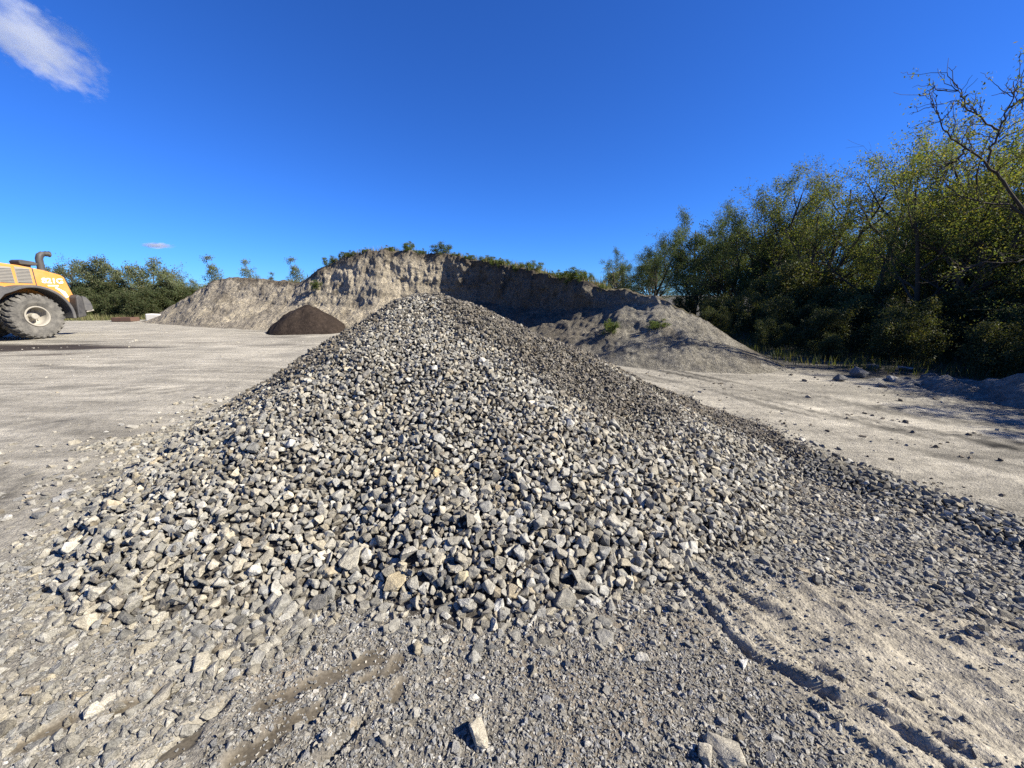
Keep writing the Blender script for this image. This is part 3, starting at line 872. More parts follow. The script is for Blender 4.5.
# ------------------------------------------------------------------ trees and plants
def tube(pts, rad, n):
    pts = np.asarray(pts); k = len(pts)
    d = np.gradient(pts, axis=0); d /= np.linalg.norm(d, axis=1)[:, None] + 1e-9
    ref = np.array([.31, .22, .9]) if abs(d[0, 2]) < .8 else np.array([1., .1, .05])
    a = np.cross(d, ref); a /= np.linalg.norm(a, axis=1)[:, None] + 1e-9
    b = np.cross(d, a)
    th = np.arange(n) * 2 * np.pi / n
    ring = a[:, None] * np.cos(th)[None, :, None] + b[:, None] * np.sin(th)[None, :, None]
    v = pts[:, None] + ring * np.asarray(rad)[:, None, None]
    i, j = np.meshgrid(np.arange(k - 1), np.arange(n), indexing='ij'); j2 = (j + 1) % n
    f = np.stack([i * n + j, i * n + j2, (i + 1) * n + j2, (i + 1) * n + j], -1).reshape(-1, 4)
    return v.reshape(-1, 3), f

def leaf_quads(p, size, r, droop=.3, asp=.45):
    n = len(p)
    d = r.normal(size=(n, 3)); d[:, 2] -= droop; d /= np.linalg.norm(d, axis=1)[:, None]
    w = np.cross(d, r.normal(size=(n, 3))); w /= np.linalg.norm(w, axis=1)[:, None] + 1e-9
    L = (size * r.uniform(.6, 1.35, n))[:, None]; W = L * asp
    v = np.stack([p, p + d * L * .5 + w * W * .5, p + d * L, p + d * L * .5 - w * W * .5], 1).reshape(-1, 3)
    f = np.arange(4 * n).reshape(n, 4)
    return v, f

def grow_tree(seed, H, stems=1, lean=.12, n1=9, n2=6, n3=4, per=4, leaflets=5, lsize=.085, ls=.16, wig=.16, up=.05, spread=.62, base_frac=.22, trunk_r=.022, bare=0., top_sparse=0.):
    r = np.random.default_rng(seed)
    TV, TF, LP, nb = [], [], [], [0]
    def branch(p, d, length, rad, level, nseg):
        pts, rads, dirs = [p.copy()], [rad], [d.copy()]
        for s in range(nseg):
            d = d + r.normal(0, wig * (1 if level else .45), 3); d[2] += up * (1 if level < 2 else .3)
            d /= np.linalg.norm(d)
            p = p + d * length / nseg; pts.append(p.copy()); dirs.append(d.copy())
            rads.append(max(rad * (1 - .82 * (s + 1) / nseg), .0035))
        v, f = tube(pts, rads, (7, 5, 4, 3)[level])
        TV.append(v); TF.append(f + nb[0]); nb[0] += len(v)
        return np.array(pts), np.array(dirs), np.array(rads)
    def child_dir(d, ang):
        a = np.cross(d, r.normal(size=3)); a /= np.linalg.norm(a) + 1e-9
        return d * math.cos(ang) + a * math.sin(ang)
    def pick(pts, dirs, rads, t):
        x = t * (len(pts) - 1); i = min(int(x), len(pts) - 2); w = x - i
        return pts[i] * (1 - w) + pts[i + 1] * w, dirs[i], rads[i] * (1 - w) + rads[i + 1] * w
    for s in range(stems):
        a0 = r.uniform(0, 6.28)
        d = np.array([math.cos(a0) * lean, math.sin(a0) * lean, 1.]) if stems == 1 else np.array([math.cos(a0) * (lean + .16), math.sin(a0) * (lean + .16), 1.])
        d /= np.linalg.norm(d); h = H * (1 if s == 0 else r.uniform(.7, .95))
        t0 = branch(np.array([r.normal(0, .1) * (stems > 1), r.normal(0, .1) * (stems > 1), -.15]), d, h, H * trunk_r * (1 if s == 0 else .75), 0, 9)
        for i in range(n1):
            t = base_frac + (1 - base_frac) * (i + r.uniform(0, .9)) / n1
            p, dd, rr = pick(*t0, min(t, .98))
            ln = h * spread * (1 - .62 * t) * r.uniform(.65, 1.15)
            t1 = branch(p, child_dir(dd, r.uniform(.6, 1.15)), ln, rr * .62, 1, 6)
            for j in range(n2):
                tj = .25 + .75 * (j + r.uniform(0, .9)) / n2
                p, dd, rr = pick(*t1, min(tj, .98))
                t2 = branch(p, child_dir(dd, r.uniform(.4, 1.)), ln * .48 * r.uniform(.6, 1.15), rr * .6, 2, 4)
                for k in range(n3):
                    p, dd, rr = pick(*t2, r.uniform(.25, 1.0))
                    t3 = branch(p, child_dir(dd, r.uniform(.3, .9)), ln * .24 * r.uniform(.6, 1.2), max(rr * .6, .004), 3, 3)
                    if r.uniform() < bare + top_sparse * max(0, (p[2] / H - .55) * 2): continue
                    q = t3[0][r.integers(0, len(t3[0]), per)] + r.normal(0, ls * .45, (per, 3))
                    LP.append(q)
    tv, tf = np.concatenate(TV), np.concatenate(TF)
    if LP:
        c = np.concatenate(LP)
        p = np.repeat(c, leaflets, 0) + r.normal(0, ls * .5, (len(c) * leaflets, 3))
        lv, lf = leaf_quads(p, lsize, r)
        shade = np.repeat(np.clip(.5 + .5 * fbm(c[:, 0], c[:, 1], c[:, 2], 2, 1.1), 0, 1), leaflets)
        rnd = r.uniform(0, 1, len(p))
        lc = np.stack([np.clip(.6 * shade + .4 * rnd, 0, 1), r.uniform(0, 1, len(p)), rnd], 1)
        return (tv, tf), (lv, lf, np.repeat(lc, 4, 0))
    return (tv, tf), None

def tree_meshes(name, leafmat, **kw):
    (tv, tf), lf = grow_tree(**kw)
    a = mesh_np('trunk', tv, tf, M['bark'], True)
    b = mesh_np('crown', lf[0], lf[1], leafmat, False, lf[2]) if lf else None
    return name, a, b, max(tv[:, 2].max(), lf[0][:, 2].max() if lf else 0)

PT = {
    'airy1': tree_meshes('locust_tree', M['leaf'], seed=1, H=7.5, stems=3, n1=9, n2=7, n3=5, per=5, leaflets=7, lsize=.080, ls=.19, base_frac=.20, top_sparse=.3),
    'airy2': tree_meshes('locust_tree', M['leaf'], seed=2, H=7.5, stems=3, n1=9, n2=7, n3=4, per=4, leaflets=6, lsize=.080, ls=.18, base_frac=.18, top_sparse=.6),
    'airy3': tree_meshes('locust_tree', M['leaf'], seed=3, H=7.0, stems=1, n1=15, n2=8, n3=5, per=5, leaflets=7, lsize=.080, ls=.18, base_frac=.15, spread=.7, top_sparse=.3),
    'dense1': tree_meshes('broadleaf_tree', M['leaf_dark'], seed=4, H=6.5, stems=2, n1=13, n2=8, n3=5, per=4, leaflets=8, lsize=.085, ls=.19, base_frac=.08, spread=.7, wig=.2),
    'dense2': tree_meshes('broadleaf_tree', M['leaf_dark'], seed=5, H=6.0, stems=3, n1=11, n2=7, n3=5, per=5, leaflets=9, lsize=.085, ls=.19, base_frac=.06, spread=.66, wig=.2),
    #'bare': tree_meshes('bare_tree', M['leaf'], seed=9, H=7.4, stems=1, n1=9, n2=6, n3=4, per=3, leaflets=4, lsize=.09, ls=.22, base_frac=.3, spread=.8, bare=.72, wig=.26, lean=.2, trunk_r=.024),
    'far1': tree_meshes('far_tree', M['leaf_far'], seed=12, H=5.5, stems=2, n1=10, n2=6, n3=4, per=4, leaflets=5, lsize=.18, ls=.30, base_frac=.05, spread=.62),
    'far2': tree_meshes('far_tree', M['leaf_far'], seed=13, H=5.5, stems=1, n1=13, n2=6, n3=4, per=5, leaflets=5, lsize=.18, ls=.30, base_frac=.10, spread=.7),
    'farbare': tree_meshes('far_tree', M['leaf_far'], seed=14, H=5.5, stems=3, n1=9, n2=5, n3=3, per=2, leaflets=3, lsize=.14, ls=.3, base_frac=.25, spread=.5, bare=.55),
    'bush1': tree_meshes('bush', M['leaf_bush'], seed=20, H=2.2, stems=5, lean=.35, n1=7, n2=4, n3=4, per=5, leaflets=6, lsize=.085, ls=.17, base_frac=.05, spread=.5, trunk_r=.010),
    'bush2': tree_meshes('bush', M['leaf_bush'], seed=21, H=2.0, stems=6, lean=.45, n1=6, n2=4, n3=4, per=5, leaflets=6, lsize=.085, ls=.17, base_frac=.05, spread=.5, trunk_r=.010),
    'weed1': tree_meshes('weed_bush', M['leaf_weed'], seed=30, H=.8, stems=6, lean=.4, n1=5, n2=3, n3=3, per=3, leaflets=4, lsize=.052, ls=.07, base_frac=.08, spread=.4, trunk_r=.009),
    'weed2': tree_meshes('weed_bush', M['leaf_weed'], seed=31, H=.8, stems=9, lean=.7, n1=4, n2=3, n3=3, per=3, leaflets=4, lsize=.05, ls=.06, base_frac=.08, spread=.4, trunk_r=.008),
    'sapling': tree_meshes('sapling', M['leaf_far'], seed=33, H=2.6, stems=2, lean=.1, n1=13, n2=4, n3=3, per=2, leaflets=3, lsize=.09, ls=.14, base_frac=.15, spread=.34, trunk_r=.010),
}

def plant(kind, x, y, H, label, cat, group=None, z=None, rz=None, sxy=1.0, bare_only=False):
    nm, a, b, h0 = PT[kind]
    if z is None: z = float(ground_h(np.array([x]), np.array([y]))[0])
    t = thing(nm, label, cat, (x, y, z), random.uniform(0, 6.28) if rz is None else rz, group)
    s = H / h0; t.scale = (s * sxy, s * sxy, s)
    link('trunk' if nm not in ('bush', 'weed_bush') else 'stem', a, t)
    if b: link('crown' if nm not in ('bush', 'weed_bush') else 'foliage', b, t)
    return t

G1 = 'trees along the edge of the wood'
for k, x, y, H, lb, ct in (
    ('airy1', 13.4, 14.8, 8.4, 'tall airy tree with yellow-green leaves rising highest midway along the wood', 'tree'),
    ('airy2', 13.6, 18.2, 8.3, 'thin many-stemmed tree just behind the tallest airy tree of the wood', 'tree'),
    ('airy3', 14.0, 21.5, 8.6, 'round-topped yellow-green tree on the falling skyline of the wood', 'tree'),
    ('dense1', 13.6, 25.0, 8.3, 'dark full tree below the falling skyline of the wood', 'tree'),
    ('dense2', 13.6, 29.0, 8.0, 'dark bushy tree two crowns in from the far end of the wood', 'tree'),
    ('dense1', 11.6, 33.0, 6.9, 'rounded dark tree closing the far end of the wood above the bank', 'tree'),
    ('farbare', 9.6, 36.0, 5.0, 'thin leafless-looking tree at the very end of the wood beside open sky', 'tree'),
    ('airy2', 13.0, 12.2, 6.7, 'slender open-crowned tree standing right of the gap in the wood skyline', 'tree'),
    ('airy1', 14.1, 11.0, 6.9, 'tall leafy tree just behind the leafless dark limbs at the picture edge', 'tree'),
    ('airy3', 14.2, 13.6, 6.0, 'low wide tree with bright backlit leaves filling the dip in the skyline', 'tree'),
): plant(k, x, y, H, lb, ct, G1)
def bare_limbs():
    D = 8.3
    P_ = lambda u_, v_, d=D: np.array(at(u_, v_, d))
    tr = [np.array([12.9, 8.1, -.1]), np.array([12.75, 8.15, 1.8]), np.array([12.4, 8.2, 3.0]), P_(1052, 250), P_(1024, 214), P_(1003, 182), P_(987, 165)]
    runs = [(tr, .042, .022), ([P_(987, 165), P_(966, 148), P_(950, 138), P_(940, 122), P_(934, 108)], .019, .005), ([P_(987, 165), P_(991, 147), P_(1000, 130), P_(1008, 108), P_(1019, 86), P_(1026, 66)], .022, .005),
            ([P_(1000, 130), P_(984, 121), P_(968, 108), P_(961, 96), P_(957, 84)], .017, .005), ([P_(1024, 214), P_(1010, 205), P_(985, 203), P_(962, 196), P_(945, 186)], .024, .005),
            ([P_(1008, 108), P_(1022, 100), P_(1040, 92)], .02, .006), ([P_(966, 148), P_(958, 160), P_(940, 168)], .02, .005), ([tr[2], P_(1075, 230, 8.0), P_(1085, 150, 7.9), P_(1090, 60, 7.8)], .08, .015), ([P_(1052, 250), P_(1015, 262), P_(985, 262), P_(962, 270)], .024, .005)]
    V, Fq, nb, LV = [], [], 0, []
    r = np.random.default_rng(6)
    def put(pts, a, b, n):
        nonlocal nb
        pts = np.array(pts); t = np.linspace(0, 1, len(pts)); tt = np.linspace(0, 1, (len(pts) - 1) * 4 + 1)
        q = np.stack([np.interp(tt, t, pts[:, k]) for k in range(3)], 1); q[1:-1] += r.normal(0, .012 if a < .1 else .02, (len(q) - 2, 3))
        v, f = tube(q, np.linspace(a, b, len(q)), n); V.append(v); Fq.append(f + nb); nb += len(v)
        return q
    for pts, a, b in runs:
        q = put(pts, a, b, 7)
        if a > .1: continue
        for _ in range(16):
            p = q[r.integers(2, len(q))]; d = (q[-1] - q[0]) / np.linalg.norm(q[-1] - q[0]) + r.normal(0, .55, 3); d /= np.linalg.norm(d); L = r.uniform(.25, .7)
            d2 = d + r.normal(0, .3, 3); k = put([p, p + d * L * .5, p + d * L * .5 + d2 * L * .5], .009, .004, 4)
            for _ in range(2):
                e = k[r.integers(2, len(k))]; d3 = d + r.normal(0, .6, 3); put([e, e + d3 * L * .3], .005, .003, 3)
            if r.uniform() < .55: LV.append(k[-1] + r.normal(0, .07, (16, 3)))
    o_ = np.array([12.9, 8.1, 0]); t = thing('bare_tree', 'nearly leafless dark tree whose crooked limbs reach into the sky at the picture edge', 'tree', tuple(o_), 0, G1)
    link('trunk', mesh_np('trunk', np.concatenate(V) - o_, np.concatenate(Fq), M['bark'], True), t)
    lv, lf = leaf_quads(np.concatenate(LV) - o_, .055, r)
    link('crown', mesh_np('crown', lv, lf, M['leaf'], False, np.repeat(r.uniform(0, 1, (len(lf), 3)), 4, 0)), t)
bare_limbs()
for k, x, y, H in (('dense2', 16.5, 13.5, 6.6), ('airy3', 17.0, 17.0, 7.0), ('dense1', 17.3, 21.0, 7.0), ('dense2', 16.6, 25.0, 6.2), ('airy3', 16.2, 31, 6.2), ('dense1', 17.5, 10.5, 6.8),
                   ('airy3', 19.5, 14.5, 7.2), ('dense2', 20.5, 19, 7.0), ('dense1', 13.4, 37, 7.0), ('dense2', 11.2, 40, 6.4), ('dense1', 15.4, 28.0, 7.8), ('dense2', 15.2, 23.0, 7.6), ('dense2', 19.0, 28, 6.6), ('airy1', 16.0, 8.2, 7.4), ('dense1', 21.5, 12.0, 7.0), ('dense2', 22, 24, 7), ('dense1', 16.4, 9.4, 5.8), ('dense2', 15.4, 11.8, 5.0), ('dense1', 18.6, 8.4, 6.4)):
    plant(k, x, y, H, 'shadowy tree deep in the wood behind the edge trees', 'tree', 'trees deep in the wood', rz=random.uniform(0, 6))
for k, x, y, H in (('dense2', 12.2, 7.2, 3.0), ('dense1', 12.0, 5.4, 4.4), ('dense2', 12.2, 3.6, 4.5), ('dense1', 12.6, 1.6, 4.4), ('dense2', 13.0, -1.0, 4.4), ('dense1', 10.9, 4.2, 3.2), ('dense2', 10.7, 5.8, 3.0), ('dense1', 10.6, 2.6, 3.2)):
    plant(k, x, y, H, 'tree of the wood standing beyond the picture edge', 'tree', 'trees beyond the picture edge', sxy=1.3)
for k, x, y, H in (('bush1', 9.6, 9.4, 2.3), ('bush2', 10.3, 8.0, 2.0), ('bush1', 10.8, 10.6, 2.9), ('bush2', 9.0, 11.2, 2.3), ('bush1', 9.4, 13.4, 2.8), ('bush2', 11.0, 12.6, 3.0),
                   ('bush1', 10.2, 15.6, 3.0), ('bush2', 9.6, 18.2, 2.8), ('bush1', 11.4, 18.0, 3.4), ('bush2', 11.6, 8.6, 2.5), ('bush1', 12.2, 7.4, 2.4), ('bush2', 12.2, 15.0, 3.2), ('bush1', 11.0, 21.5, 3.2),
                   ('bush2', 8.3, 10.0, 1.2), ('bush1', 8.0, 12.0, 1.7), ('bush2', 13.0, 10.0, 2.6), ('bush1', 10.8, 25.0, 3.0), ('bush2', 11.4, 6.6, 1.9), ('bush1', 7.6, 14.6, 2.2), ('bush2', 12.6, 8.8, 3.0), ('bush1', 13.4, 9.4, 3.6), ('bush2', 12.8, 11.0, 3.4), ('bush1', 14.6, 12.6, 4.0), ('bush2', 12.2, 16.4, 5.2), ('bush1', 13.6, 18.8, 5.4), ('bush2', 11.6, 14.0, 3.6)):
    plant(k, x, y, H * .62, 'dark leafy bush in the shade along the foot of the wood', 'bush', 'bushes along the foot of the wood')

# left tree line, far across the yard
G2 = 'trees across the far side of the yard'
for k, u_, top, dy, lb in (
    ('farbare', 62, 258, 33, 'wispy half-bare tree directly behind the rear of the loader'),
    ('far1', 84, 262, 36, 'olive green tree between the half-bare tree and the rounded pair'),
    ('far2', 108, 259, 33, 'rounded green tree at the left of the far rounded pair'),
    ('far1', 136, 259, 34, 'taller dark rounded tree at the right of the far rounded pair'),
    ('far2', 152, 272, 32, 'green tree sloping down behind the end of the left mound'),
    ('far1', 166, 279, 33, 'green tree filling the gap before the twiggy tree on the mound end'),
    ('far2', 206, 281, 36, 'green crown showing over the crest of the left mound'),
    ('farbare', 178, 266, 34, 'thin twiggy tree just above the low end of the left mound'),
    ('far1', 192, 284, 36, 'small dark tree tucked behind the left mound'),
    ('far2', 30, 268, 38, 'green tree behind the loader exhaust pipe'),
    ('far1', 5, 266, 37, 'green tree behind the loader grille panels'),
):
    x, y, z = at(u_, top - 5, dy); plant(k, x, y, z, lb, 'tree', G2)
for u_, dy, H in ((60, 31, 2.2), (75, 30, 2.0), (92, 30, 1.9), (100, 29, 1.6), (118, 29.5, 2.2), (132, 29, 1.9), (146, 29, 2.0), (160, 30, 2.4), (172, 31, 2.5), (45, 31, 2.2), (110, 32, 3.0), (125, 33, 3.0), (85, 33, 3.0), (20, 31, 2.4), (0, 31, 2.4), (66, 35, 3.2), (180, 33, 3.0)):
    x, y, _ = at(u_, 320, dy); plant('bush1' if random.random() < .5 else 'bush2', x, y, H, 'olive bush at the foot of the far trees across the yard', 'bush', 'bushes under the far trees', sxy=1.25)
for u_, top, dy, lb in ((212, 254, 27.5, 'tall thin sapling on the left mound, the one nearest the loader'), (250, 258, 27, 'wider feathery sapling on the left mound between two others'), (295, 256, 25.5, 'leafy sapling nearest the tall bank on the left mound'), (268, 271, 27, 'short feathery sapling beside the wider one on the mound')):
    x, y, z = at(u_, top, dy); zb = 2.0; plant('sapling', x, y, z - zb, lb, 'sapling', 'saplings on the left mound', z=zb, sxy=1.15)

# weeds on the crest and slopes of the bank: feet put on the bank itself
from mathutils.bvhtree import BVHTree
bv = BVHTree.FromPolygons([tuple(p) for p in bp.tolist()], grid_faces(nu, nv).tolist())
def bank_hit(u_, v_):
    d = Vector(ray(u_, v_)).normalized()
    return bv.ray_cast(Vector((0, 0, CAM_H)), d)[0]
def crest_pt(u_, back=.25):
    cu, _, _ = project(C_); i = int(np.argmin(np.abs(cu - u_)))
    x, y = C_[i, :2] + out_d[i] * back
    h = bv.ray_cast(Vector((x, y, 9)), Vector((0, 0, -1)))[0]
    return h if h else Vector((x, y, C_[i, 2]))
for u_, H, w, kd, lb in (
    (330, .55, 1.3, 'weed1', 'dark weed bush at the notch between the left mound and the tall bank'),
    (345, .45, 1.2, 'weed2', 'small weed clump on the rising shoulder of the tall bank'),
    (390, .35, 1.4, 'weed2', 'low weed clump on the highest point of the bank'),
    (408, .55, 1.3, 'weed1', 'leafy weed clump just past the highest point of the bank'),
    (441, .60, 1.5, 'weed1', 'rounded green bush on the bank crest above the top of the stone heap'),
    (468, .32, 1.8, 'weed2', 'low grassy weed on the crest at the start of the dark cliff'),
    (486, .42, 1.6, 'weed1', 'grassy clump on the crest above the dark cliff'),
    (502, .40, 1.4, 'weed2', 'small pointed weed beside the grassy clump above the dark cliff'),
    (532, .45, 1.4, 'weed1', 'bright green clump on the crest midway along the dark cliff'),
    (549, .22, 1.8, 'weed2', 'low weed right of the bright clump above the dark cliff'),
    (574, .55, 1.5, 'weed1', 'largest round green bush on the crest above the dark cliff'),
    (583, .40, 1.3, 'weed2', 'weed growing against the side of the largest crest bush'),
    (352, .40, 1.5, 'weed1', 'dense weed clump half way up the rising shoulder of the bank'),
    (366, .25, 1.8, 'weed2', 'low creeping weed on the shoulder just before the highest point'),
    (420, .30, 1.8, 'weed2', 'flat weed tuft between the leafy clump and the rounded crest bush'),
    (455, .28, 1.8, 'weed1', 'short green weed right after the rounded crest bush'),
    (494, .30, 1.7, 'weed2', 'small weed tuft in the row above the dark cliff'),
    (517, .34, 1.6, 'weed1', 'weed tuft before the bright green clump above the dark cliff'),
    (562, .34, 1.6, 'weed2', 'weed tuft touching the largest round crest bush on its near side'),
    (600, .20, 1.8, 'weed2', 'thin low weed where the crest drops to the grit slope'),
): plant(kd, *crest_pt(u_)[:2], H, lb, 'weed', 'weeds on the bank crest', z=crest_pt(u_)[2] - .04, sxy=w)
for u_, v_, H, w, kd, lb in ((611, 331, .38, 1.2, 'weed1', 'spindly weed on the ledge below the dark cliff'), (657, 327, .26, 1.8, 'weed2', 'yellowish weed clump near the top of the grit slope'),
                             (318, 288, .5, 1.3, 'weed1', 'weed bush beside the pale notch in the bank')):
    h = bank_hit(u_, v_)
    if h: plant(kd, h[0], h[1], H, lb, 'weed', 'weeds on the bank slopes', z=h[2] - .03, sxy=w)

# dry grass: crest fringe, under the far trees and along the wood
def grass(name, pts, zs, hmean, mat, label, blades, r, rad=.12):
    n = len(pts)
    b = np.repeat(np.column_stack([pts, zs]), blades, 0)
    b[:, :2] += r.normal(0, rad, (len(b), 2))
    L = hmean * r.uniform(.5, 1.4, len(b)); th = r.uniform(0, 6.28, len(b)); ln = r.uniform(.1, .7, len(b))
    tip = b + np.stack([np.cos(th) * ln * L, np.sin(th) * ln * L, L], 1)
    wv = np.stack([-np.sin(th), np.cos(th), 0 * th], 1) * (L * .045)[:, None]
    v = np.stack([b - wv, b + wv, tip], 1).reshape(-1, 3); f = np.arange(len(v)).reshape(-1, 3)
    q = r.uniform(0, 1, (len(b), 3))
    me = mesh_np(name, v, f, mat, False, np.repeat(q, 3, 0))
    return tag(link(name, me), label, 'grass', kind='stuff')
r3 = np.random.default_rng(8)
gp1 = np.stack([r3.uniform(-48, -25, 2600), r3.uniform(25.6, 33, 2600)], 1)
gp1 = gp1[poly_sd(gp1[:, 0], gp1[:, 1], [(-60, 26), (-30, 25.6), (-24.8, 27), (-24, 34), (-60, 34)]) < 0]
grass('grass', gp1, ground_h(gp1[:, 0], gp1[:, 1]), .32, M['dry'], 'olive dry grass along the far edge of the yard below the trees', 9, r3, .2)
gp2 = np.stack([r3.uniform(7, 13, 1500), r3.uniform(6, 22, 1500)], 1)
gp2 = gp2[poly_sd(gp2[:, 0], gp2[:, 1], [(6.9, 10), (8.2, 8.0), (10.5, 6.6), (13, 6), (13, 22), (7, 22)]) < 0]
grass('undergrowth', gp2, ground_h(gp2[:, 0], gp2[:, 1]), .20, M['leaf_bush'], 'dark undergrowth of grass and nettles at the foot of the wood', 10, r3, .16)
ci = r3.integers(int(nu * .30), int(nu * .86), 1500); back = r3.uniform(.0, 1.4, 1500)
ci, back = ci[:800], back[:800]
gp3 = C_[ci, :2] + out_d[ci] * back[:, None]; z3 = []
for x, y in gp3:
    h = bv.ray_cast(Vector((x, y, 9)), Vector((0, 0, -1)))[0]; z3.append(h[2] if h else 0)
keep3 = fbm(gp3[:, 0], gp3[:, 1], 1.1, 2, .8) > -.05
grass('crest_grass', gp3[keep3], np.array(z3)[keep3], .20, M['dry'], 'short dry grass fringing the top of the earth bank', 8, r3, .1)

# two low objects at the far edge of the yard
def rounded_box(sx_, sy_, sz_, bev, seg=2):
    bm = bmesh.new(); bmesh.ops.create_cube(bm, size=1)
    bmesh.ops.scale(bm, vec=(sx_, sy_, sz_), verts=bm.verts[:])
    bmesh.ops.bevel(bm, geom=bm.edges[:], offset=bev, segments=seg, affect='EDGES', profile=.6)
    return bm
x, y = ground_at(154, 321.5); bm = rounded_box(.85, .6, .5, .06)
bmesh.ops.translate(bm, vec=(0, 0, .22), verts=bm.verts[:])
ob = from_bm('concrete_block', bm, M['concrete'], None, False, (x, y + .2, 0)); ob.rotation_euler = (0, .06, .2)
tag(ob, 'pale concrete block beside the low end of the left mound', 'block')
x, y = ground_at(123, 321.5)
bm = rounded_box(1.15, .7, .26, .03)
top = max(bm.faces, key=lambda f_: f_.calc_center_median().z)
bmesh.ops.inset_region(bm, faces=[top], thickness=.05); bmesh.ops.translate(bm, vec=(0, 0, -.12), verts=top.verts[:])
bmesh.ops.translate(bm, vec=(0, 0, .13), verts=bm.verts[:])
ob = from_bm('metal_trough', bm, M['rust'], None, False, (x, y + .2, 0)); ob.rotation_euler = (0, 0, .1)
tag(ob, 'low rust brown open box in the weeds below the far trees', 'box')

# ------------------------------------------------------------------ wheel loader
LX, LY = -18.33, 14.9
la = R(85)
root = thing('wheel_loader', 'dusty orange-yellow wheel loader with its big rear wheel and hooked black exhaust showing', 'wheel loader', (LX - 1.05 * math.sin(la), LY + 1.05 * math.cos(la), 0), la)

def prism(profile, y0, y1, bev=.03, seg=2):
    bm = bmesh.new()
    f = bm.faces.new([bm.verts.new((a, y0, b)) for a, b in profile])
    r_ = bmesh.ops.extrude_face_region(bm, geom=[f])
    bmesh.ops.translate(bm, vec=(0, y1 - y0, 0), verts=[v for v in r_['geom'] if isinstance(v, bmesh.types.BMVert)])
    bmesh.ops.recalc_face_normals(bm, faces=bm.faces[:])
    if bev: bmesh.ops.bevel(bm, geom=bm.edges[:], offset=bev, segments=seg, affect='EDGES', profile=.6, clamp_overlap=True)
    return bm

def lathe_y(prof, n=48):
    """prof: (radius, y) pairs, spun about the Y axis"""
    prof = np.array(prof); th = np.arange(n) * 2 * np.pi / n
    v = np.stack([np.outer(np.cos(th), prof[:, 0]), np.tile(prof[:, 1], (n, 1)), np.outer(np.sin(th), prof[:, 0])], -1).reshape(-1, 3)
    return v, grid_faces(n, len(prof), True)

WR = .86
def wheel(x, side):
    w = link('wheel', None, root, (x, side * 1.05, WR)); hw = .30
    s = side
    tp = [(.36, -.20), (.40, -.25), (.52, -.31), (.66, -.325), (.76, -.31), (.80, -.26), (.805, -.1), (.805, .1), (.80, .26), (.76, .31), (.66, .325), (.52, .31), (.40, .25), (.36, .20)]
    v, f = lathe_y(tp, 72); V, Fq = [v], [f]; nb = len(v)
    for k in range(26):                                              # chevron lugs
        for half in (-1, 1):
            a0 = 2 * np.pi * (k + (.5 if half > 0 else 0)) / 26
            pr = []
            for (yy, da) in ((.03, .0), (.20, .10), (.325, .13)):
                for (dth, rr) in ((-.07, .785), (-.055, .855), (.055, .855), (.07, .785)):
                    rr2 = rr if yy < .3 else rr - (.05 if rr > .8 else .12)
                    a = a0 + da + dth
                    pr.append((math.cos(a) * rr2, half * yy, math.sin(a) * rr2))
            V.append(np.array(pr)); q = []
            for i in (0, 4):
                q += [[i, i + 1, i + 5, i + 4], [i + 1, i + 2, i + 6, i + 5], [i + 2, i + 3, i + 7, i + 6]]
            q += [[0, 3, 2, 1], [8, 9, 10, 11]]
            Fq.append(np.array(q) + nb); nb += 12
    me = mesh_np('tyre', np.concatenate(V), np.concatenate(Fq), M['tyre'], False)
    link('tyre', me, w)
    rp = [(.10, -s * .10), (.16, -s * .09), (.30, -s * .06), (.325, s * .14), (.335, s * .27), (.37, s * .285), (.39, s * .26), (.38, s * .22), (.34, s * .19)]
    v, f = lathe_y(rp, 48); me = mesh_np('rim', v, f, M['rim'], True); link('rim', me, w)
    hp = [(.0, s * .17), (.09, s * .17), (.11, s * .15), (.125, s * .0), (.17, -s * .02), (.18, -s * .12)]
    v, f = lathe_y(hp, 28); V, Fq = [v], [f]; nb = len(v)
    for k in range(10):
        a = k * 2 * np.pi / 10; c0 = np.array([math.cos(a) * .235, 0, math.sin(a) * .235])
        v2, f2 = lathe_y([(0, -s * .035), (.022, -s * .035), (.024, -s * .10)], 8)
        V.append(v2 + c0); Fq.append(f2 + nb); nb += len(v2)
    me = mesh_np('hub', np.concatenate(V), np.concatenate(Fq), M['rim'], False); link('hub', me, w)
    return w
for x in (0, -3.25):
    for s in (-1, 1): wheel(x, s)
HOOD = [(-1.75, 1.55), (-1.75, 2.84), (-.6, 2.84), (.2, 2.75), (.9, 2.61), (1.42, 2.45), (1.52, 2.36), (1.72, 1.52), (1.62, 1.36), (1.3, 1.30), (.3, 1.50)]
hood = from_bm('hood', prism(HOOD, -.82, .82, .06, 3), M['yellow'], root)
seam = from_bm('hood_seam', prism([(.535, 1.9), (.535, 2.66), (.565, 2.655), (.565, 1.9)], -.828, -.80, 0), M['black'], hood)
for k, (a, b) in enumerate(((-1.0, -.56), (-.48, -.06), (.02, .46))):
    pn = prism([(a, 2.10), (a + .01, 2.70), (b, 2.69 - .03 * k), (b, 2.08)], -.836, -.80, .01, 1)
    pg = from_bm('grille_panel', pn, M['mesh'], root)
    bm = bmesh.new()
    for j in range(10):
        z = 2.13 + j * .052; m4 = Matrix.Translation(((a + b) / 2, -.842, z)) @ Matrix.Diagonal((b - a - .04, .012, .016, 1))
        bmesh.ops.create_cube(bm, size=1, matrix=m4)
    from_bm('grille_bar', bm, M['grey'], pg)
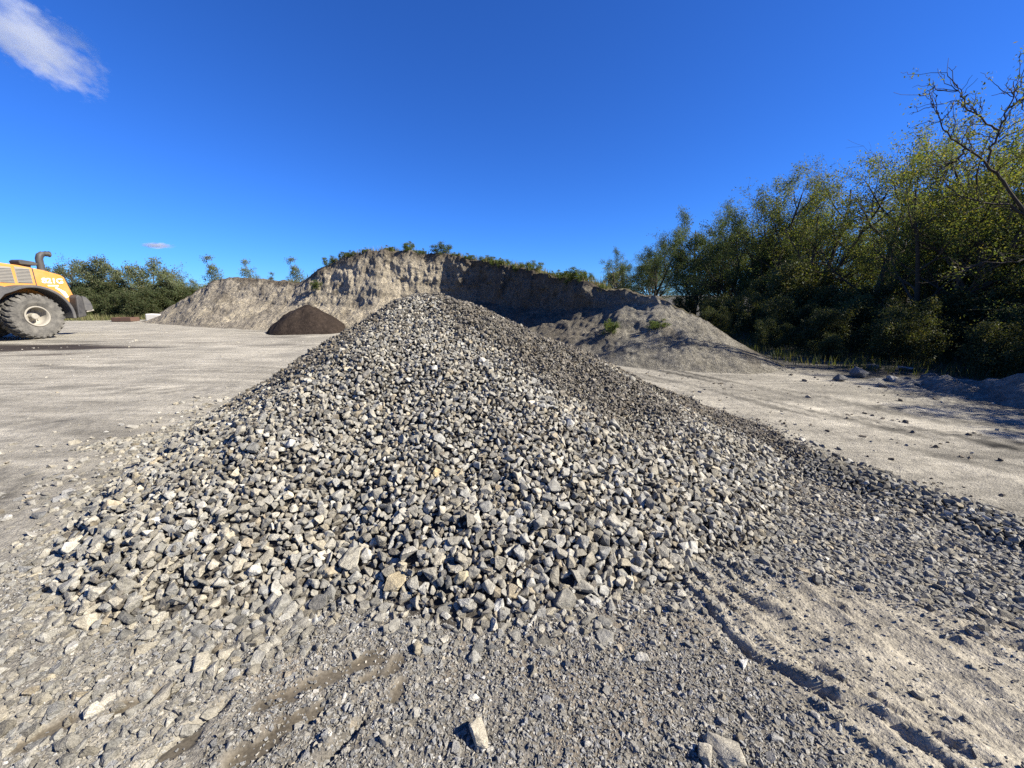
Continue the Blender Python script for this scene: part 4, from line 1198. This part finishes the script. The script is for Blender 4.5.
def text_mesh(body, size, mat, name, parent, loc, shear=.0, ext=.006, bold=.0, sx_=1.):
    cu = bpy.data.curves.new(name, 'FONT'); cu.body = body; cu.size = size; cu.extrude = ext; cu.shear = shear; cu.offset = bold
    cu.space_character = .93; cu.align_x = 'CENTER'; cu.align_y = 'CENTER'
    tmp = bpy.data.objects.new(name, cu); COL.objects.link(tmp)
    dg = bpy.context.evaluated_depsgraph_get(); dg.update()
    me = bpy.data.meshes.new_from_object(tmp.evaluated_get(dg)); bpy.data.objects.remove(tmp)
    me.materials.clear(); me.materials.append(mat)
    o_ = link(name, me, parent, loc); o_.rotation_euler = (R(90), 0, 0); o_.scale = (sx_, 1, 1)
    return o_
text_mesh('821G', .27, M['white'], 'model_number', root, (1.08, -.832, 2.20), .05, .006, .004, 1.22)
bm = prism([(.90, 2.00), (.90, 2.04), (1.24, 2.04), (1.24, 2.00)], -.826, -.80, 0)
from_bm('badge_strip', bm, M['white'], root)
sw = prism([(1.10, 1.94), (1.18, 1.95), (1.42, 1.78), (1.49, 1.58), (1.40, 1.54), (1.26, 1.80)], -.827, -.80, 0)
from_bm('stripe_decal', sw, M['white'], root)
# exhaust: upright pipe that hooks rearward
pts = [(.02, 0, 2.3), (.02, 0, 2.86), (.03, 0, 3.05), (.08, 0, 3.18), (.17, 0, 3.25), (.30, 0, 3.27), (.40, 0, 3.265)]
v, f = tube(np.array(pts), [.112, .112, .112, .112, .108, .108, .118], 18)
v2, f2 = tube(np.array([(.40, 0, 3.265), (.385, 0, 3.265), (.2, 0, 3.258)]), [.118, .10, .092], 18)
me = mesh_np('exhaust_pipe', np.concatenate([v, v2]), np.concatenate([f, f2 + len(v)]), M['black'], True)
ex = link('exhaust_pipe', me, root, (1.22, -.25, .02))
v, f = tube(np.array([(0, 0, 2.4), (0, 0, 2.64)]), [.17, .14], 20)
link('exhaust_collar', mesh_np('exhaust_collar', v, f, M['black'], True), ex, (.02, 0, 0))
from_bm('air_cleaner', prism([(.42, 2.80), (.40, 2.92), (.48, 2.98), (.86, 2.93), (.98, 2.86), (.92, 2.78)], -.55, -.1, .04, 3), M['black'], root)
from_bm('air_cleaner_neck', prism([(.55, 2.55), (.55, 2.82), (.80, 2.82), (.80, 2.55)], -.45, -.2, .02), M['black'], root)
from_bm('roof_cap', prism([(-.5, 2.8), (-.48, 2.89), (-.3, 2.89), (-.28, 2.75)], -.3, .2, .03), M['black'], root)
def fender(side):
    bm = bmesh.new(); ro, ri = 1.16, 1.06
    prof = []
    arc = [math.radians(a) for a in np.linspace(-7, 118, 22)]
    outer = [(math.cos(a) * ro, .86 + math.sin(a) * ro) for a in arc]; inner = [(math.cos(a) * ri, .86 + math.sin(a) * ri) for a in arc]
    outer += [(-1.0, 2.02), (-2.1, 2.06)]; inner = inner + [(-.8, 1.68), (-1.05, 1.40), (-1.2, 1.32), (-2.1, 1.32)]
    y0, y1 = (-1.42, -.78) if side < 0 else (.78, 1.42)
    prof = outer + inner[::-1]
    bm = prism(prof, y0, y1, .018, 1)
    return from_bm('fender', bm, M['grey'], root)
fn_ = fender(-1); fender(1)
for k in range(2):
    from_bm('step', prism([(-1.35 - .02 * k, .62 + .38 * k), (-1.35 - .02 * k, .68 + .38 * k), (-1.85, .68 + .38 * k), (-1.85, .62 + .38 * k)], -1.38, -.98, .01, 1), M['grey'], root)
from_bm('rear_frame', prism([(-2.2, .65), (-2.2, 1.5), (1.45, 1.48), (1.5, .85), (.5, .55)], -.62, .62, .04), M['grey'], root)
from_bm('axle', prism([(-.22, .62), (-.22, 1.08), (.22, 1.08), (.22, .62)], -.95, .95, .06), M['grey'], root)
from_bm('tail_block', prism([(1.42, .72), (1.50, 1.58), (1.60, 1.68), (1.72, 1.56), (1.74, .78)], -1.15, 1.15, .05, 2), M['black'], root)
cwt = from_bm('counterweight', prism([(1.75, 1.0), (1.75, 1.62), (1.90, 1.56), (2.02, 1.36), (2.06, 1.15), (2.04, 1.05), (1.98, 1.0)], -1.12, 1.12, .06, 3), M['grey'], root)
from_bm('tow_plate', prism([(1.80, .94), (1.80, .99), (2.07, 1.06), (2.09, 1.0)], -1.1, 1.1, .01, 1), M['rim'], root)
# cab and front end (mostly outside the frame)
cab = from_bm('cab', prism([(-3.1, 1.4), (-3.25, 2.3), (-2.95, 3.25), (-1.72, 3.25), (-1.78, 1.4)], -.80, .80, .06, 2), M['yellow'], root)
for s in (-1, 1):
    from_bm('cab_window', prism([(-2.98, 2.0), (-3.06, 2.35), (-2.84, 3.12), (-1.88, 3.12), (-1.92, 2.0)], s * .815, s * .77, .01, 1), M['glass'], cab)
from_bm('cab_window', prism([(-1.70, 2.8), (-1.70, 3.15), (-1.735, 3.15), (-1.735, 2.8)], -.65, .65, 0), M['glass'], cab)
from_bm('cab_roof', prism([(-3.2, 3.26), (-3.1, 3.42), (-1.65, 3.42), (-1.55, 3.26)], -.9, .9, .05, 2), M['black'], cab)
from_bm('front_frame', prism([(-4.4, .6), (-4.2, 1.8), (-3.4, 1.9), (-2.3, 1.2), (-2.3, .7)], -.55, .55, .05), M['grey'], root)
for s in (-1, 1):
    from_bm('lift_arm', prism([(-3.5, 1.75), (-3.6, 2.0), (-4.6, 1.75), (-5.6, .75), (-5.6, .45), (-4.7, 1.3)], s * .60, s * .82, .03), M['yellow'], root)
    from_bm('front_fender', prism([(-2.5, 1.95), (-2.5, 2.02), (-3.6, 2.02), (-4.0, 1.85), (-3.95, 1.79), (-3.6, 1.95)], s * .8, s * 1.4, .01, 1), M['grey'], root)
bk = [(-5.6, .9), (-5.45, .35), (-5.7, .10), (-7.0, .06), (-7.0, .10), (-5.75, .18), (-5.55, .4), (-5.68, .86), (-5.75, 1.3), (-5.65, 1.32)]
bkt = from_bm('bucket', prism(bk, -1.45, 1.45, .01, 1), M['grey'], root)
for s in (-1, 1):
    from_bm('bucket_side', prism([(-5.6, 1.3), (-5.5, .4), (-5.7, .12), (-6.95, .1), (-6.6, .5)], s * 1.45, s * 1.48, 0), M['grey'], bkt)

# ------------------------------------------------------------------ clouds
def cloud_mat(name, dens, seed, sc, lo=.66):
    m, nt, out = nmat(name)
    pos = obj_pos(nt)
    fl = N(nt, 'VectorMath', operation='MULTIPLY'); nt.links.new(pos, fl.inputs[0]); fl.inputs[1].default_value = (1, 1, 0)
    ln = N(nt, 'VectorMath', operation='LENGTH'); nt.links.new(fl.outputs[0], ln.inputs[0])
    fall = mrange(nt, ln.outputs['Value'], .05, .97, 1, 0)
    mp = N(nt, 'Mapping'); nt.links.new(pos, mp.inputs['Vector']); mp.inputs['Location'].default_value = (seed, 2.2, 1.1); mp.inputs['Scale'].default_value = sc
    mp.inputs['Rotation'].default_value = (0, 0, .25)
    n1 = noise(nt, mp.outputs[0], 1.0, 6, .58)
    d = mrange(nt, add(nt, n1, mul(nt, fall, .62)), lo, lo + .45, 0, 1)
    al = mul(nt, mul(nt, d, mrange(nt, fall, 0, .35, 0, 1)), dens)
    df = N(nt, 'BsdfDiffuse'); tl = N(nt, 'BsdfTranslucent')
    for q in (df, tl): q.inputs['Color'].default_value = (.9, .9, .9, 1)
    mx = N(nt, 'MixShader'); mx.inputs[0].default_value = .5
    nt.links.new(df.outputs[0], mx.inputs[1]); nt.links.new(tl.outputs[0], mx.inputs[2])
    tr = N(nt, 'BsdfTransparent'); m2 = N(nt, 'MixShader'); nt.links.new(al, m2.inputs[0])
    nt.links.new(tr.outputs[0], m2.inputs[1]); nt.links.new(mx.outputs[0], m2.inputs[2])
    nt.links.new(m2.outputs[0], out.inputs['Surface'])
    return m
def cloud(u0, v0, u1, v1, t, wid, thick, dens, label, seed, sc, lo=.66):
    a, b = np.array(ray(u0, v0)) * t, np.array(ray(u1, v1)) * t
    mid = (a + b) / 2; ax = b - a; L = np.linalg.norm(ax); ax /= L
    view = mid / np.linalg.norm(mid); n_ = np.cross(view, ax); n_ /= np.linalg.norm(n_); w_ = np.cross(ax, n_)
    bm = bmesh.new(); bmesh.ops.create_icosphere(bm, subdivisions=5, radius=1)
    ob = from_bm('cloud', bm, cloud_mat('cloud_vapour', dens, seed, sc, lo), None, True)
    m = Matrix(((ax[0], n_[0], w_[0], mid[0]), (ax[1], n_[1], w_[1], mid[1]), (ax[2], n_[2], w_[2], mid[2] + CAM_H), (0, 0, 0, 1)))
    ob.matrix_world = m @ Matrix.Diagonal((L / 2, wid / 2, thick / 2, 1))
    return tag(ob, label, 'cloud')
cloud(-90, -35, 135, 102, 1500, 330, 60, .9, 'large wispy white cloud in the upper corner above the loader', 3.1, (3.4, 3.0, .5))
cloud(136, 245, 178, 246, 1500, 30, 12, .85, 'tiny thin white cloud low over the far trees', 7.7, (3.2, 2.2, .5), .60)

# ------------------------------------------------------------------ sky, sun, camera
w = bpy.data.worlds.new('World'); SC.world = w; w.use_nodes = True
nt = w.node_tree
bg = nt.nodes['Background']
sky = nt.nodes.new('ShaderNodeTexSky'); sky.sky_type = 'NISHITA'; sky.sun_disc = False
sky.sun_elevation = SUN_EL; sky.sun_rotation = SUN_AZ
sky.air_density = 1.0; sky.dust_density = 0.0; sky.ozone_density = 6.0; sky.altitude = 800
hs_ = nt.nodes.new('ShaderNodeHueSaturation'); hs_.inputs['Saturation'].default_value = 1.0
tint = nt.nodes.new('ShaderNodeVectorMath'); tint.operation = 'MULTIPLY'; tint.inputs[1].default_value = (.325, .735, 1.45)
nt.links.new(sky.outputs[0], tint.inputs[0]); nt.links.new(tint.outputs[0], hs_.inputs['Color']); nt.links.new(hs_.outputs[0], bg.inputs['Color'])
bg.inputs['Strength'].default_value = .05
sl = bpy.data.lights.new('sun', 'SUN'); sl.energy = 5.0; sl.angle = R(.53); sl.color = (1, .94, .83)
so = bpy.data.objects.new('sun', sl); COL.objects.link(so)
sd = Vector((math.sin(SUN_AZ) * math.cos(SUN_EL), math.cos(SUN_AZ) * math.cos(SUN_EL), math.sin(SUN_EL)))
so.rotation_euler = sd.to_track_quat('Z', 'Y').to_euler()

cam = bpy.data.cameras.new('camera'); cam.sensor_width = 36; cam.lens = F / 1024 * 36; cam.clip_end = 12000; cam.clip_start = .05
co = bpy.data.objects.new('camera', cam); COL.objects.link(co); SC.camera = co
co.location = (0, 0, CAM_H); co.rotation_euler = (R(90) - PITCH, 0, 0)
SC.view_settings.view_transform = 'Standard'; SC.view_settings.look = 'None'
SC.view_settings.exposure = 1.34; SC.view_settings.gamma = 1; SC.view_settings.use_curve_mapping = False
SC.render.engine = 'CYCLES'
SC.cycles.use_denoising = False; SC.cycles.use_adaptive_sampling = False; SC.cycles.transparent_max_bounces = 16
SC.cycles.max_bounces = 6; SC.cycles.transmission_bounces = 3; SC.cycles.volume_bounces = 5
print('stones', ns, 'gravel', len(gx_), 'chips', len(fx))
